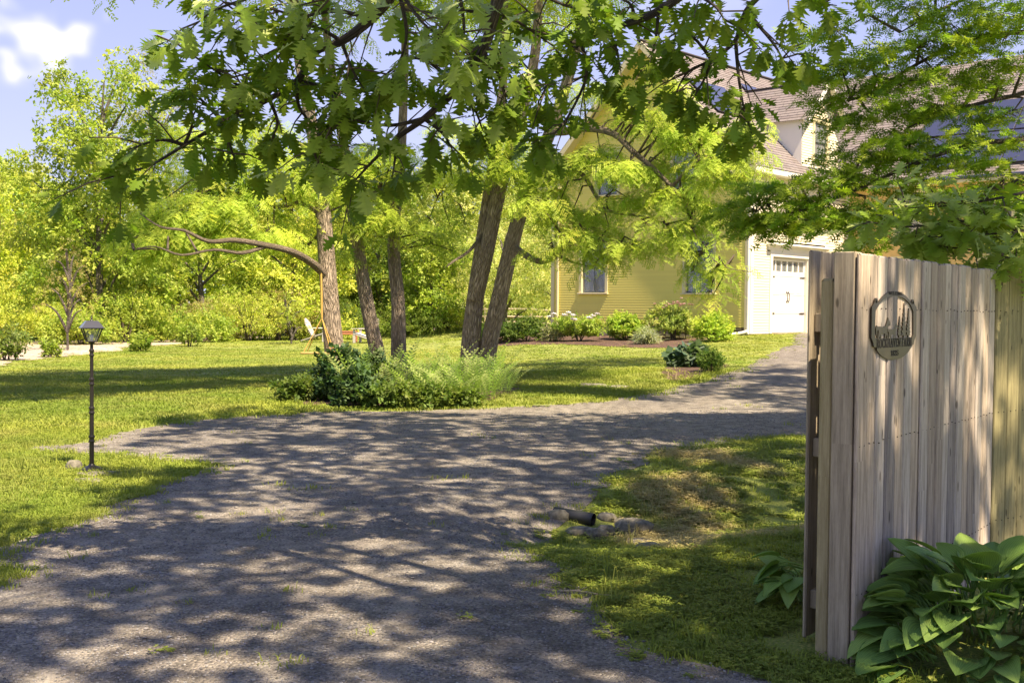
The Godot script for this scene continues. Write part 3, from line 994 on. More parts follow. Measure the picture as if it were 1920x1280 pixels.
	b.quad_out(Vector3(oh, EV - oh, -GL + oh), Vector3(WX + 0.4, EV - oh, -GL + oh), Vector3(WX + 0.4, RY, RZ), Vector3(-W / 2, RY, RZ), Vector3(5, 0, -11))
	b.quad_out(Vector3(-W / 2, EV - oh, -15.9), Vector3(WX + 0.4, EV - oh, -15.9), Vector3(WX + 0.4, RY, RZ), Vector3(-W / 2, RY, RZ), Vector3(5, 0, -11))
	part("deck", b, M.roof_dark, roof)
	b = MB.new()
	b.bar(Vector3(-W / 2, RY + 0.03, 0.43), Vector3(-W / 2, RY + 0.03, -11.2), 0.22, 0.05, 0.01)
	b.bar(Vector3(-W / 2, RY + 0.03, RZ), Vector3(WX + 0.4, RY + 0.03, RZ), 0.22, 0.05, 0.01)
	b.bar(Vector3(0.32, dy + 0.03, -4.5), Vector3(-3.0, dy + 0.03, -4.5), 0.16, 0.04, 0.01)
	part("ridge_cap", b, M.roof_dark, roof)
	# rake boards, eave returns, fascia
	b = MB.new()
	for s: float in [-1.0, 1.0]:
		var foot := Vector3(-W / 2 + s * (W / 2 + oh), EV - oh - 0.1, 0.40)
		var top := Vector3(-W / 2, RY - 0.1, 0.40)
		b.bar(foot, top, 0.2, 0.035, 0.0, Vector3(0, 0, 1))
		b.bar(foot + Vector3(-s * 0.05, -0.02, -0.2), top + Vector3(-s * 0.0, -0.07, -0.2), 0.02, 0.40, 0.0, Vector3(0, 0, 1))
		b.box(Vector3(-W / 2 + s * (W / 2 - 0.12), EV - oh - 0.16, 0.2), Vector3(1.0, 0.12, 0.44), 0.01)
	part("rake_board", b, M.trim, roof)
	b = MB.new()
	b.box(Vector3(oh - 0.02, EV - oh - 0.09, -3.0), Vector3(0.03, 0.18, 6.7), 0.0)
	b.box(Vector3(oh / 2, EV - oh - 0.16, -3.0), Vector3(oh, 0.02, 6.7), 0.0)
	b.box(Vector3(WX / 2 + 0.3, EV - oh - 0.09, -GL + oh - 0.02), Vector3(WX, 0.18, 0.03), 0.0)
	b.box(Vector3(WX / 2 + 0.3, EV - oh - 0.17, -GL + oh / 2), Vector3(WX, 0.02, oh), 0.0)
	part("fascia", b, M.trim_white, roof)
	b = MB.new()
	b.box(Vector3(WX / 2 + 0.4, EV - oh - 0.05, -GL + oh + 0.06), Vector3(WX, 0.12, 0.12), 0.03)
	part("gutter", b, M.solar_glass, roof)
	b = MB.new()
	for s: float in [-1.0, 1.0]:
		b.bar(Vector3(0.3, dy - dw - 0.26, -4.5 + s * (dw + 0.2)), Vector3(0.3, dy - 0.06, -4.5), 0.03, 0.2, 0.0, Vector3(1, 0, 0))
		b.box(Vector3(-1.2, 6.5, -4.5 + s * dw), Vector3(2.4, 1.7, 0.03))
	part("dormer_trim", b, M.trim_white, roof)
	# solar panels on both slopes
	for q in [[0.9, 2.9], [2.05, 2.9], [5.0, 3.6], [6.15, 3.6]]:
		var sp := MB.new()
		sp.box(Vector3.ZERO, Vector3(1.05, 0.04, 1.7), 0.008)
		var ctr := Vector3(oh - q[1] * k45 - 0.7 * k45, EV - oh + (q[1] + 0.7) * k45, -q[0]) + Vector3(k45, k45, 0) * 0.09
		part("solar_panel", sp, M.solar_glass, roof, Transform3D(Basis(Vector3(0, 0, -1), Vector3(k45, k45, 0), Vector3(k45, -k45, 0) * 1.0), ctr))
	for i in 9:
		for j in 2:
			var sp := MB.new()
			sp.box(Vector3.ZERO, Vector3(1.05, 0.04, 1.7), 0.008)
			var r := 1.3 + j * 1.78
			var ctr := Vector3(2.6 + i * 1.09, EV - oh + r * k45, -GL + oh - r * k45) + Vector3(0, k45, k45) * 0.09
			part("solar_panel", sp, M.solar_glass, roof, Transform3D(Basis(Vector3.RIGHT, Vector3(0, k45, k45), Vector3(0, -k45, k45)), ctr))

# ---------- wood and bark pictures ----------
func wood_picture(dark: Color, light: Color, sd: int, knots: int) -> ImageTexture:
	# weathered softwood: streaks along the grain, knots with grain bending round them; 0.8 m by 1.6 m
	var w := 384
	var h := 768
	var im := Image.create(w, h, false, Image.FORMAT_RGB8)
	var f := FastNoiseLite.new()
	f.seed = sd
	f.frequency = 1.0
	f.fractal_octaves = 3
	var g := FastNoiseLite.new()
	g.seed = sd + 7
	g.frequency = 1.0
	g.fractal_octaves = 2
	var r := RandomNumberGenerator.new()
	r.seed = sd
	var kn := []
	for k in knots: kn.append([r.randf() * w, r.randf() * h, r.randf_range(2.2, 5.5)])
	for j in h:
		var near := []
		for k in kn:
			if absf(k[1] - j) < 70.0: near.append(k)
		for i in w:
			var x := float(i)
			var kd := 0.0
			for k in near:
				var dx: float = x - k[0]
				var dy: float = j - k[1]
				var e: float = sqrt(dx * dx * 2.2 + dy * dy * 0.25) / k[2]
				if e < 7.0:
					x += dx * 0.55 * exp(-e * e * 0.12)
					kd = maxf(kd, 1.0 - smoothstep(0.7, 1.7, e))
			var v := 0.5 + 0.42 * f.get_noise_2d(x * 0.075, j * 0.0035) + 0.34 * f.get_noise_2d(x * 0.33 + 90.0, j * 0.010) + 0.16 * g.get_noise_2d(x * 0.8, j * 0.05)
			var c := dark.lerp(light, clampf(v, 0.0, 1.0))
			c = c.lerp(dark * 0.35, kd * 0.8)
			im.set_pixel(i, j, c.linear_to_srgb())
	return ImageTexture.create_from_image(im)

func wood_mat(called: String, dark: Color, light: Color, sd: int, knots := 16) -> StandardMaterial3D:
	var m := mat(called, Color(1, 1, 1), 0.85)
	var t := wood_picture(dark, light, sd, knots)
	m.albedo_texture = t
	m.uv1_scale = Vector3(1.25, 0.625, 1)
	m.heightmap_enabled = true
	m.heightmap_scale = 0.25
	m.heightmap_texture = t
	m.metallic_specular = 0.3
	return m

func bark_mat(called: String, dark: Color, light: Color, sd: int, round_n: float, along: float) -> StandardMaterial3D:
	var w := 256
	var h := 512
	var im := Image.create(w, h, false, Image.FORMAT_RGB8)
	var hm := Image.create(w, h, false, Image.FORMAT_RGB8)
	var f := FastNoiseLite.new()
	f.seed = sd
	f.frequency = 1.0
	f.fractal_octaves = 3
	for j in h:
		var va := TAU * j / h
		for i in w:
			var an := TAU * i / w
			var q := Vector3(cos(an) * round_n, sin(an) * round_n, 0.0)
			var o := Vector3(0, 0, 1.6 * sin(va) + 3.0)
			var n1 := absf(f.get_noise_3dv(q + o * 0.7 + Vector3(cos(va), sin(va), 0) * along * 0.25))
			var n2 := f.get_noise_3dv(q * 2.7 + Vector3(cos(va) * 2.0, 0, sin(va) * 2.0) * along * 0.4)
			var ridge := clampf(n1 * 3.2, 0.0, 1.0)
			var c := dark.lerp(light, clampf(ridge * 0.8 + n2 * 0.55 + 0.1, 0.0, 1.0))
			im.set_pixel(i, j, c.linear_to_srgb())
			var hh := clampf(ridge * 0.8 + n2 * 0.2, 0, 1)
			hm.set_pixel(i, j, Color(hh, hh, hh))
	var m := mat(called, Color(1, 1, 1), 0.92)
	m.albedo_texture = ImageTexture.create_from_image(im)
	m.uv1_scale = Vector3(1, 1, 1)
	m.heightmap_enabled = true
	m.heightmap_scale = 4.0
	m.heightmap_texture = ImageTexture.create_from_image(hm)
	return m

# ---------- fence, gate, plaque ----------
func board_mesh(w: float, h: float, t: float, k: int) -> ArrayMesh:
	var b := MB.new()
	b.box(Vector3(0, h / 2, 0), Vector3(w, h, t), 0.007, Basis.IDENTITY, Vector2(k * 0.173 + 0.05, k * 0.37))
	return b.mesh()

func build_fence() -> void:
	wood_mat("grey_board", Color(0.24, 0.20, 0.16), Color(0.66, 0.585, 0.495), 31)
	wood_mat("post_wood", Color(0.22, 0.18, 0.12), Color(0.48, 0.405, 0.29), 52, 8)
	wood_mat("new_wood", Color(0.24, 0.19, 0.09), Color(0.46, 0.39, 0.22), 77, 10)
	wood_mat("mossy_board", Color(0.17, 0.145, 0.07), Color(0.44, 0.39, 0.20), 91)
	var boards := []
	for k in 4:
		var m: StandardMaterial3D = M.grey_board.duplicate()
		m.resource_name = "grey_board_%d" % k
		m.albedo_color = [Color(1, 1, 1), Color(0.9, 0.88, 0.86), Color(1.0, 0.97, 0.93), Color(0.82, 0.82, 0.84)][k]
		boards.append(m)
	mat("nail", Color(0.03, 0.025, 0.02), 0.6)
	var turn := deg_to_rad(53.13)
	var F := thing("plank_fence", Vector3(1.5, 0, -4.97), "tall weathered grey plank fence behind the hosta", "fence", "", turn)
	var variants := []
	for k in 9: variants.append(board_mesh(0.1165, 1.83, 0.018, k))
	var nails := MB.new()
	for i in 18:
		var x := 0.064 + i * 0.1275
		var h := rr(-0.006, 0.006)
		part("board", variants[(i * 5) % 9], boards[rng.randi() % 4], F, Transform3D(Basis(Vector3(0, 0, 1), rr(-0.0018, 0.0018)) * Basis(Vector3.UP, (PI if i % 2 == 1 else 0.0) + rr(-0.03, 0.03)), Vector3(x, h, rr(-0.006, 0.006))))
		for yy in [0.32, 0.98, 1.585]:
			for s in [-0.03, 0.03]: nails.box(Vector3(x + s, yy + rr(-0.006, 0.006), 0.012), Vector3(0.0045, 0.0045, 0.006))
	# second panel, turned a little towards the drive
	var t2 := Basis(Vector3.UP, deg_to_rad(-16.0))
	var o2 := Vector3(2.33, 0, 0.0)
	var v2 := []
	for k in 6: v2.append(board_mesh(0.134, 1.83, 0.02, k + 3))
	for i in 14:
		part("board", v2[(i * 5) % 6], M.mossy_board, F, Transform3D(t2 * Basis(Vector3.UP, (PI if i % 2 == 1 else 0.0) + rr(-0.03, 0.03)), o2 + t2 * Vector3(0.066 + i * 0.1375, rr(-0.008, 0.008), rr(-0.003, 0.003))))
		for yy in [0.32, 0.98, 1.585]:
			for s in [-0.03, 0.03]: nails.box(o2 + t2 * Vector3(0.066 + i * 0.1375 + s, yy + rr(-0.006, 0.006), 0.012), Vector3(0.0045, 0.0045, 0.006), 0.0, t2)
	tag(part("nails", nails, M.nail, F), "", "", "", "stuff")
	for yy in [0.32, 0.98, 1.585]:
		var rl := MB.new()
		rl.box(Vector3(1.2, yy, -0.031), Vector3(2.3, 0.089, 0.038), 0.004, Basis.IDENTITY, Vector2(yy, 0))
		part("rail", rl, M.post_wood, F)
		rl = MB.new()
		rl.box(o2 + t2 * Vector3(0.97, yy, -0.031), Vector3(1.85, 0.089, 0.038), 0.004, t2, Vector2(yy, 0))
		part("rail", rl, M.post_wood, F)
	var pm := MB.new()
	pm.box(Vector3(0.047, 0.79, -0.058), Vector3(0.089, 2.09, 0.094), 0.004, Basis.IDENTITY, Vector2(0.31, 0.2))
	part("post", pm, M.post_wood, F)
	pm = MB.new()
	pm.box(Vector3(2.33, 0.78, -0.1), Vector3(0.089, 2.06, 0.089), 0.004, Basis.IDENTITY, Vector2(0.11, 0.4))
	part("post", pm, M.post_wood, F)
	pm = MB.new()
	pm.box(Vector3(0.055, 0.735, -0.141), Vector3(0.06, 1.97, 0.066), 0.012, Basis.IDENTITY, Vector2(0.71, 0.1))
	tag(part("gate_stop", pm, M.new_wood, F), "paler new post fixed behind the grey corner post")
	# gate folded back behind the fence
	var G := thing("wooden_gate", F.position + Basis(Vector3.UP, turn) * Vector3(0.23, 0.0, -0.31), "open plank gate folded back behind the fence's corner post", "gate", "", turn)
	for i in 7:
		part("board", variants[(i * 2 + 1) % 9], M.post_wood, G, Transform3D(Basis(Vector3.UP, rr(-0.02, 0.02)), Vector3(0.064 + i * 0.128, 0.03 + rr(-0.004, 0.004), 0)))
	for yy in [0.21, 0.93, 1.52]:
		var rl := MB.new()
		rl.box(Vector3(0.475, yy, 0.031), Vector3(0.86, 0.089, 0.04), 0.004, Basis.IDENTITY, Vector2(yy * 0.7, 0.2))
		part("rail", rl, M.post_wood, G)
	for yy in [0.23, 1.53]:
		var hg := MB.new()
		hg.box(Vector3(0.085, yy, 0.062), Vector3(0.03, 0.13, 0.02), 0.004)
		hg.tube([Vector3(0.072, yy - 0.07, 0.075), Vector3(0.072, yy + 0.07, 0.075)], [0.011, 0.011], 8)
		part("hinge", hg, M.black_iron, G)
	# the plaque: an arched metal frame with two horses, three spruces and cut lettering
	var pl := mat("plaque_metal", Color(0.085, 0.07, 0.055), 0.42)
	pl.metallic = 0.75
	var S := thing("metal_plaque", F.position + Basis(Vector3.UP, turn) * Vector3(0.465, 1.35, 0.011), "brown metal plaque with two horses and spruce trees on the grey fence", "plaque", "", turn)
	var W := 0.315
	var outer := PackedVector2Array()
	var arc := func(cx: float, cy: float, rx: float, ry: float, a0: float, a1: float, n: int) -> PackedVector2Array:
		var o := PackedVector2Array()
		for k in n + 1:
			var a := deg_to_rad(lerpf(a0, a1, float(k) / n))
			o.append(Vector2(cx + cos(a) * rx, cy + sin(a) * ry))
		return o
	outer.append_array(arc.call(0, 0.205, 0.27, 0.115, 30, 150, 18))
	outer.append_array([Vector2(-0.245, 0.285), Vector2(-0.27, 0.285), Vector2(-0.285, 0.262), Vector2(-0.315, 0.245), Vector2(-0.315, 0.108), Vector2(-0.29, 0.085), Vector2(-0.28, 0.065), Vector2(-0.24, 0.062)])
	outer.append_array(arc.call(0, 0.095, 0.27, 0.095, 208, 332, 18))
	outer.append_array([Vector2(0.24, 0.062), Vector2(0.28, 0.065), Vector2(0.29, 0.085), Vector2(0.315, 0.108), Vector2(0.315, 0.245), Vector2(0.285, 0.262), Vector2(0.27, 0.285), Vector2(0.245, 0.285)])
	var inner := PackedVector2Array()
	inner.append_array(arc.call(0, 0.2, 0.275, 0.098, 15, 165, 20))
	inner.append_array([Vector2(-0.272, 0.115), Vector2(-0.255, 0.102), Vector2(0.255, 0.102), Vector2(0.272, 0.115)])
	# the ring: two halves so that each outline is simple
	var ring := MB.new()
	for s: float in [-1.0, 1.0]:
		var halfbox := PackedVector2Array([Vector2(0, -0.1), Vector2(s * 0.5, -0.1), Vector2(s * 0.5, 0.5), Vector2(0, 0.5)])
		for q in Geometry2D.clip_polygons(outer, inner):
			pass
		for a in Geometry2D.intersect_polygons(outer, halfbox):
			for c in Geometry2D.clip_polygons(a, inner): ring.slab(c, 0.0, 0.006)
	part("frame", ring, pl, S)
	var horse := func(cx: float, cy: float, s: float) -> PackedVector2Array:
		var raw := [[-1.0, 0.1], [-1.15, 0.45], [-1.2, 0.9], [-1.05, 1.1], [-0.85, 1.0], [-0.6, 1.02], [-0.1, 0.95], [0.35, 1.05], [0.6, 1.45], [0.72, 1.75], [0.85, 1.6], [1.1, 1.3], [1.15, 1.15], [1.0, 1.12], [0.85, 1.22], [0.75, 0.9], [0.7, 0.55], [0.62, 0.45], [0.75, 0.0], [0.6, 0.0], [0.48, 0.42], [0.35, 0.0], [0.2, 0.0], [0.28, 0.42], [-0.3, 0.42], [-0.3, 0.0], [-0.45, 0.0], [-0.5, 0.4], [-0.7, 0.0], [-0.85, 0.0], [-0.75, 0.6], [-0.88, 0.8], [-0.98, 0.6]]
		var o := PackedVector2Array()
		for r in raw: o.append(Vector2(cx + r[0] * s * 1.5, cy + r[1] * s))
		return o
	for q in [[-0.155, 0.1, 0.056], [-0.03, 0.1, 0.044]]:
		var hb := MB.new()
		hb.slab(horse.call(q[0], q[1], q[2]), 0.0, 0.005)
		part("horse", hb, pl, S)
	for q in [[0.07, 0.085, 0.058], [0.135, 0.145, 0.075], [0.2, 0.12, 0.066]]:
		var o := PackedVector2Array()
		var side := []
		for k in 7:
			var y: float = 0.012 + q[1] * k / 7.0
			var wd: float = q[2] * 0.55 * (1.0 - k / 7.5)
			side.append(Vector2(wd, y))
			side.append(Vector2(wd * 0.5, y + q[1] * 0.06))
		o.append(Vector2(0.006, -0.002))
		o.append(Vector2(0.006, 0.014))
		for p in side: o.append(p)
		o.append(Vector2(0, 0.012 + q[1] * 1.08))
		for k in side.size(): o.append(Vector2(-side[side.size() - 1 - k].x, side[side.size() - 1 - k].y))
		o.append(Vector2(-0.006, 0.014))
		o.append(Vector2(-0.006, -0.002))
		for k in o.size(): o[k] += Vector2(q[0], 0.1)
		var tb := MB.new()
		tb.slab(o, 0.0, 0.005)
		part("spruce", tb, pl, S)
	var ink := mat("plaque_cut", Color(0.012, 0.01, 0.008), 0.8)
	for q in [["ROCKHAVEN FARM", 0.058, 0.5, 0.042], ["1835", 0.018, 0.11, 0.026], ["WELCOME", 0.302, 0.2, 0.016]]:
		var tm := TextMesh.new()
		var fnt := SystemFont.new()
		fnt.font_names = PackedStringArray(["Droid Serif"])
		fnt.font_weight = 700
		tm.font = fnt
		tm.font_size = 64
		tm.pixel_size = 0.001
		tm.depth = 0.001
		tm.text = q[0]
		var sz := tm.get_aabb().size
		var o := part("lettering", tm, ink, S, Transform3D(Basis.from_scale(Vector3(q[2] / maxf(sz.x, 0.01), q[3] / maxf(sz.y, 0.01), 1.0)), Vector3(0, q[1] + q[3] * 0.5, 0.0068)))
		o.set_meta("label", "dark cut lettering")
	for s: float in [-1.0, 1.0]:
		var sc := MB.new()
		sc.tube([Vector3(s * 0.258, 0.27, 0.004), Vector3(s * 0.258, 0.27, 0.009)], [0.008, 0.007], 8)
		part("screw", sc, ink, S)

# ---------- lamp post ----------
func build_lamp() -> void:
	var lp := mat("lamp_paint", Color(0.018, 0.015, 0.013), 0.35)
	var L := thing("lamp_post", Vector3(-3.950, 0.001, -10.695), "slim black lamp post with a four sided glass lantern on the lawn", "lamp post")
	var b := MB.new()
	b.lathe([Vector2(0.0, 0.0), Vector2(0.115, 0.0), Vector2(0.118, 0.012), Vector2(0.095, 0.032), Vector2(0.055, 0.05), Vector2(0.03, 0.06), Vector2(0.024, 0.075)], 20)
	part("base", b, lp, L)
	b = MB.new()
	var prof := [Vector2(0.0215, 0.07)]
	var r := 0.0215
	for y in [0.31, 0.58, 0.85, 1.12]:
		prof.append_array([Vector2(r, y - 0.035), Vector2(r + 0.007, y - 0.032), Vector2(r + 0.008, y - 0.02), Vector2(r + 0.001, y - 0.014), Vector2(r + 0.002, y + 0.006), Vector2(r + 0.008, y + 0.014), Vector2(r + 0.005, y + 0.03), Vector2(r - 0.001, y + 0.036)])
		r -= 0.0018
	prof.append_array([Vector2(r, 1.205), Vector2(0.03, 1.215), Vector2(0.03, 1.222)])
	b.lathe(prof, 16)
	part("pole", b, lp, L)
	var lan := Node3D.new()
	lan.name = "lantern"
	lan.position = Vector3(0, 1.22, 0)
	lan.rotation.y = deg_to_rad(28)
	L.add_child(lan)
	b = MB.new()
	b.box(Vector3(0, 0.006, 0), Vector3(0.1, 0.012, 0.1), 0.003)
	b.box(Vector3(0, 0.128, 0), Vector3(0.178, 0.01, 0.178), 0.003)
	for sx: float in [-1.0, 1.0]:
		for sz: float in [-1.0, 1.0]:
			b.bar(Vector3(sx * 0.044, 0.01, sz * 0.044), Vector3(sx * 0.084, 0.126, sz * 0.084), 0.009, 0.009)
	part("frame", b, lp, lan)
	for k in 4:
		var t := Basis(Vector3.UP, k * PI / 2)
		var g := MB.new()
		g.quad_out(t * Vector3(-0.04, 0.012, 0.043), t * Vector3(0.04, 0.012, 0.043), t * Vector3(0.079, 0.124, 0.082), t * Vector3(-0.079, 0.124, 0.082), Vector3(0, 0.05, 0))
		part("pane", g, M.glass, lan)
	b = MB.new()
	var cap := mat("lamp_roof", Color(0.03, 0.032, 0.045), 0.15)
	for k in 4:
		var t := Basis(Vector3.UP, k * PI / 2)
		b.quad_out(t * Vector3(-0.104, 0.13, 0.104), t * Vector3(0.104, 0.13, 0.104), t * Vector3(0.052, 0.2, 0.052), t * Vector3(-0.052, 0.2, 0.052), Vector3(0, 0.1, 0))
	b.quad_out(Vector3(-0.052, 0.2, -0.052), Vector3(0.052, 0.2, -0.052), Vector3(0.052, 0.2, 0.052), Vector3(-0.052, 0.2, 0.052), Vector3(0, 0.1, 0))
	b.box(Vector3(0, 0.1325, 0), Vector3(0.212, 0.008, 0.212), 0.002)
	part("roof", b, cap, lan)
	b = MB.new()
	b.lathe([Vector2(0.016, 0.2), Vector2(0.014, 0.208), Vector2(0.006, 0.213), Vector2(0.011, 0.222), Vector2(0.009, 0.23), Vector2(0.003, 0.236), Vector2(0.003, 0.25), Vector2(0.0, 0.254)], 10)
	part("finial", b, lp, lan)
	b = MB.new()
	b.lathe([Vector2(0.0, 0.012), Vector2(0.014, 0.012), Vector2(0.014, 0.035), Vector2(0.02, 0.045), Vector2(0.018, 0.062), Vector2(0.006, 0.075), Vector2(0.0, 0.077)], 12)
	part("bulb", b, mat("bulb_glass", Color(0.75, 0.75, 0.72), 0.2), lan)

# ---------- garden furniture ----------
func adirondack(at: Vector3, turn: float, label: String) -> void:
	var C := thing("adirondack_chair", at, label, "chair", "garden chairs on the far lawn", turn)
	var m: Material = M.chair_paint
	# +z is forward
	for i in 5:
		var b := MB.new()
		var z := 0.27 - i * 0.105
		b.box(Vector3(0, 0.37 - i * 0.032, z), Vector3(0.52, 0.02, 0.095), 0.004, Basis(Vector3.RIGHT, -0.3))
		part("seat_slat", b, m, C)
	for i in 7:
		var b := MB.new()
		var x := (i - 3) * 0.083
		var h := 0.80 - absf(i - 3) * absf(i - 3) * 0.018
		b.bar(Vector3(x * 0.8, 0.22, -0.22), Vector3(x, 0.22 + h * 0.9, -0.22 - h * 0.42), 0.076, 0.018, 0.003, Vector3(0, 0, 1))
		part("back_slat", b, m, C)
	for s: float in [-1.0, 1.0]:
		var b := MB.new()
		b.box(Vector3(s * 0.31, 0.27, 0.3), Vector3(0.03, 0.54, 0.1), 0.004)
		part("leg", b, m, C)
		b = MB.new()
		b.bar(Vector3(s * 0.28, 0.36, 0.33), Vector3(s * 0.28, 0.05, -0.62), 0.03, 0.11, 0.004, Vector3(1, 0, 0))
		part("leg", b, m, C)
		b = MB.new()
		b.box(Vector3(s * 0.33, 0.55, 0.02), Vector3(0.13, 0.022, 0.75), 0.01)
		part("arm", b, m, C)
	for y in [0.4, 0.72]:
		var b := MB.new()
		b.box(Vector3(0, y + 0.02, -0.32 - (y - 0.4) * 0.45), Vector3(0.6, 0.07, 0.022), 0.004)
		part("cross_rail", b, m, C)

func build_furniture() -> void:
	mat("chair_paint", Color(0.48, 0.45, 0.41), 0.7)
	mat("red_wood", Color(0.42, 0.17, 0.08), 0.7)
	adirondack(Vector3(-5.676, 0.203, -43.796), deg_to_rad(-105), "grey slatted garden chair right of the small red table")
	adirondack(Vector3(-7.650, 0.189, -45.038), deg_to_rad(80), "grey slatted garden chair half hidden behind the left trunk")
	var T := thing("side_table", Vector3(-6.391, 0.201, -44.346), "low reddish wooden table between the two garden chairs", "table")
	for i in 5:
		var b := MB.new()
		b.box(Vector3((i - 2) * 0.142, 0.43, 0), Vector3(0.135, 0.03, 0.6), 0.005)
		part("top_slat", b, M.red_wood, T)
	for s: float in [-1.0, 1.0]:
		for q: float in [-1.0, 1.0]:
			var b := MB.new()
			b.box(Vector3(s * 0.3, 0.205, q * 0.25), Vector3(0.06, 0.41, 0.06), 0.005)
			part("leg", b, M.red_wood, T)
		var b := MB.new()
		b.box(Vector3(0, 0.36, s * 0.27), Vector3(0.62, 0.09, 0.025), 0.004)
		part("apron", b, M.red_wood, T)
	# rope swing from the left limb
	mat("yellow_rope", Color(0.50, 0.33, 0.08), 0.8)
	mat("swing_wood", Color(0.42, 0.31, 0.10), 0.75)
	var SW := thing("rope_swing", Vector3(-3.421, 0.752, -20.200), "wooden plank swing hanging on yellow ropes beside the left trunk", "swing", "", deg_to_rad(-10))
	var b := MB.new()
	b.box(Vector3.ZERO, Vector3(0.62, 0.035, 0.24), 0.008)
	part("seat", b, M.swing_wood, SW)
	var knot := Vector3(0.03, 0.62, -0.05)
	for s: float in [-1.0, 1.0]:
		for q: float in [-1.0, 1.0]:
			var rp := MB.new()
			rp.tube([Vector3(s * 0.25, -0.02, q * 0.09), Vector3(s * 0.25, 0.03, q * 0.09), knot], [0.009, 0.009, 0.009], 6)
			part("rope", rp, M.yellow_rope, SW)
	var rp := MB.new()
	rp.tube([knot, Vector3(0.02, 1.0, -0.05), Vector3(0.01, 1.43, -0.05)], [0.018, 0.022, 0.02], 6)
	part("rope", rp, M.yellow_rope, SW)
	# rail fence far behind
	var R := thing("rail_fence", Vector3(-1.6, 0.55, -59.0), "old split rail fence at the far side of the lawn", "fence")
	var xs := [-4.6, -2.2, 0.2, 2.6, 5.0]
	for i in xs.size():
		var ps := MB.new()
		ps.box(Vector3(xs[i], 0.35, -absf(xs[i]) * 0.08), Vector3(0.13, 1.5, 0.12), 0.02, Basis(Vector3(0, 0, 1), rr(-0.04, 0.04)))
		part("post", ps, M.post_wood, R)
		if i < xs.size() - 1:
			for y in [0.3, 0.64, 0.98]:
				var rl := MB.new()
				rl.tube([Vector3(xs[i] - 0.1, y + rr(-0.05, 0.05), -absf(xs[i]) * 0.08), Vector3((xs[i] + xs[i + 1]) / 2, y + rr(-0.05, 0.03), -0.15), Vector3(xs[i + 1] + 0.1, y + rr(-0.05, 0.05), -absf(xs[i + 1]) * 0.08)], [0.05, 0.06, 0.05], 6)
				part("rail", rl, M.post_wood, R)

# ---------- stones ----------
func rock(sd: int) -> ArrayMesh:
	var f := FastNoiseLite.new()
	f.seed = sd
	f.frequency = 0.7
	var b := MB.new()
	var nu := 14
	var nv := 8
	for j in nv + 1:
		for i in nu + 1:
			var a := TAU * i / nu
			var p := PI * j / nv
			var d := Vector3(cos(a) * sin(p), cos(p), sin(a) * sin(p))
			var q := Vector3(signf(d.x) * pow(absf(d.x), 0.75), signf(d.y) * pow(absf(d.y), 0.8), signf(d.z) * pow(absf(d.z), 0.75))
			b.vert(q * (1.0 + 0.3 * f.get_noise_3dv(d * 1.6) + 0.12 * f.get_noise_3dv(d * 5.0)), d, Vector2(float(i) / nu, float(j) / nv))
	for j in nv:
		for i in nu:
			var a := j * (nu + 1) + i
			b.ix.append_array([a, a + nu + 1, a + 1, a + 1, a + nu + 1, a + nu + 2])
	return b.mesh()

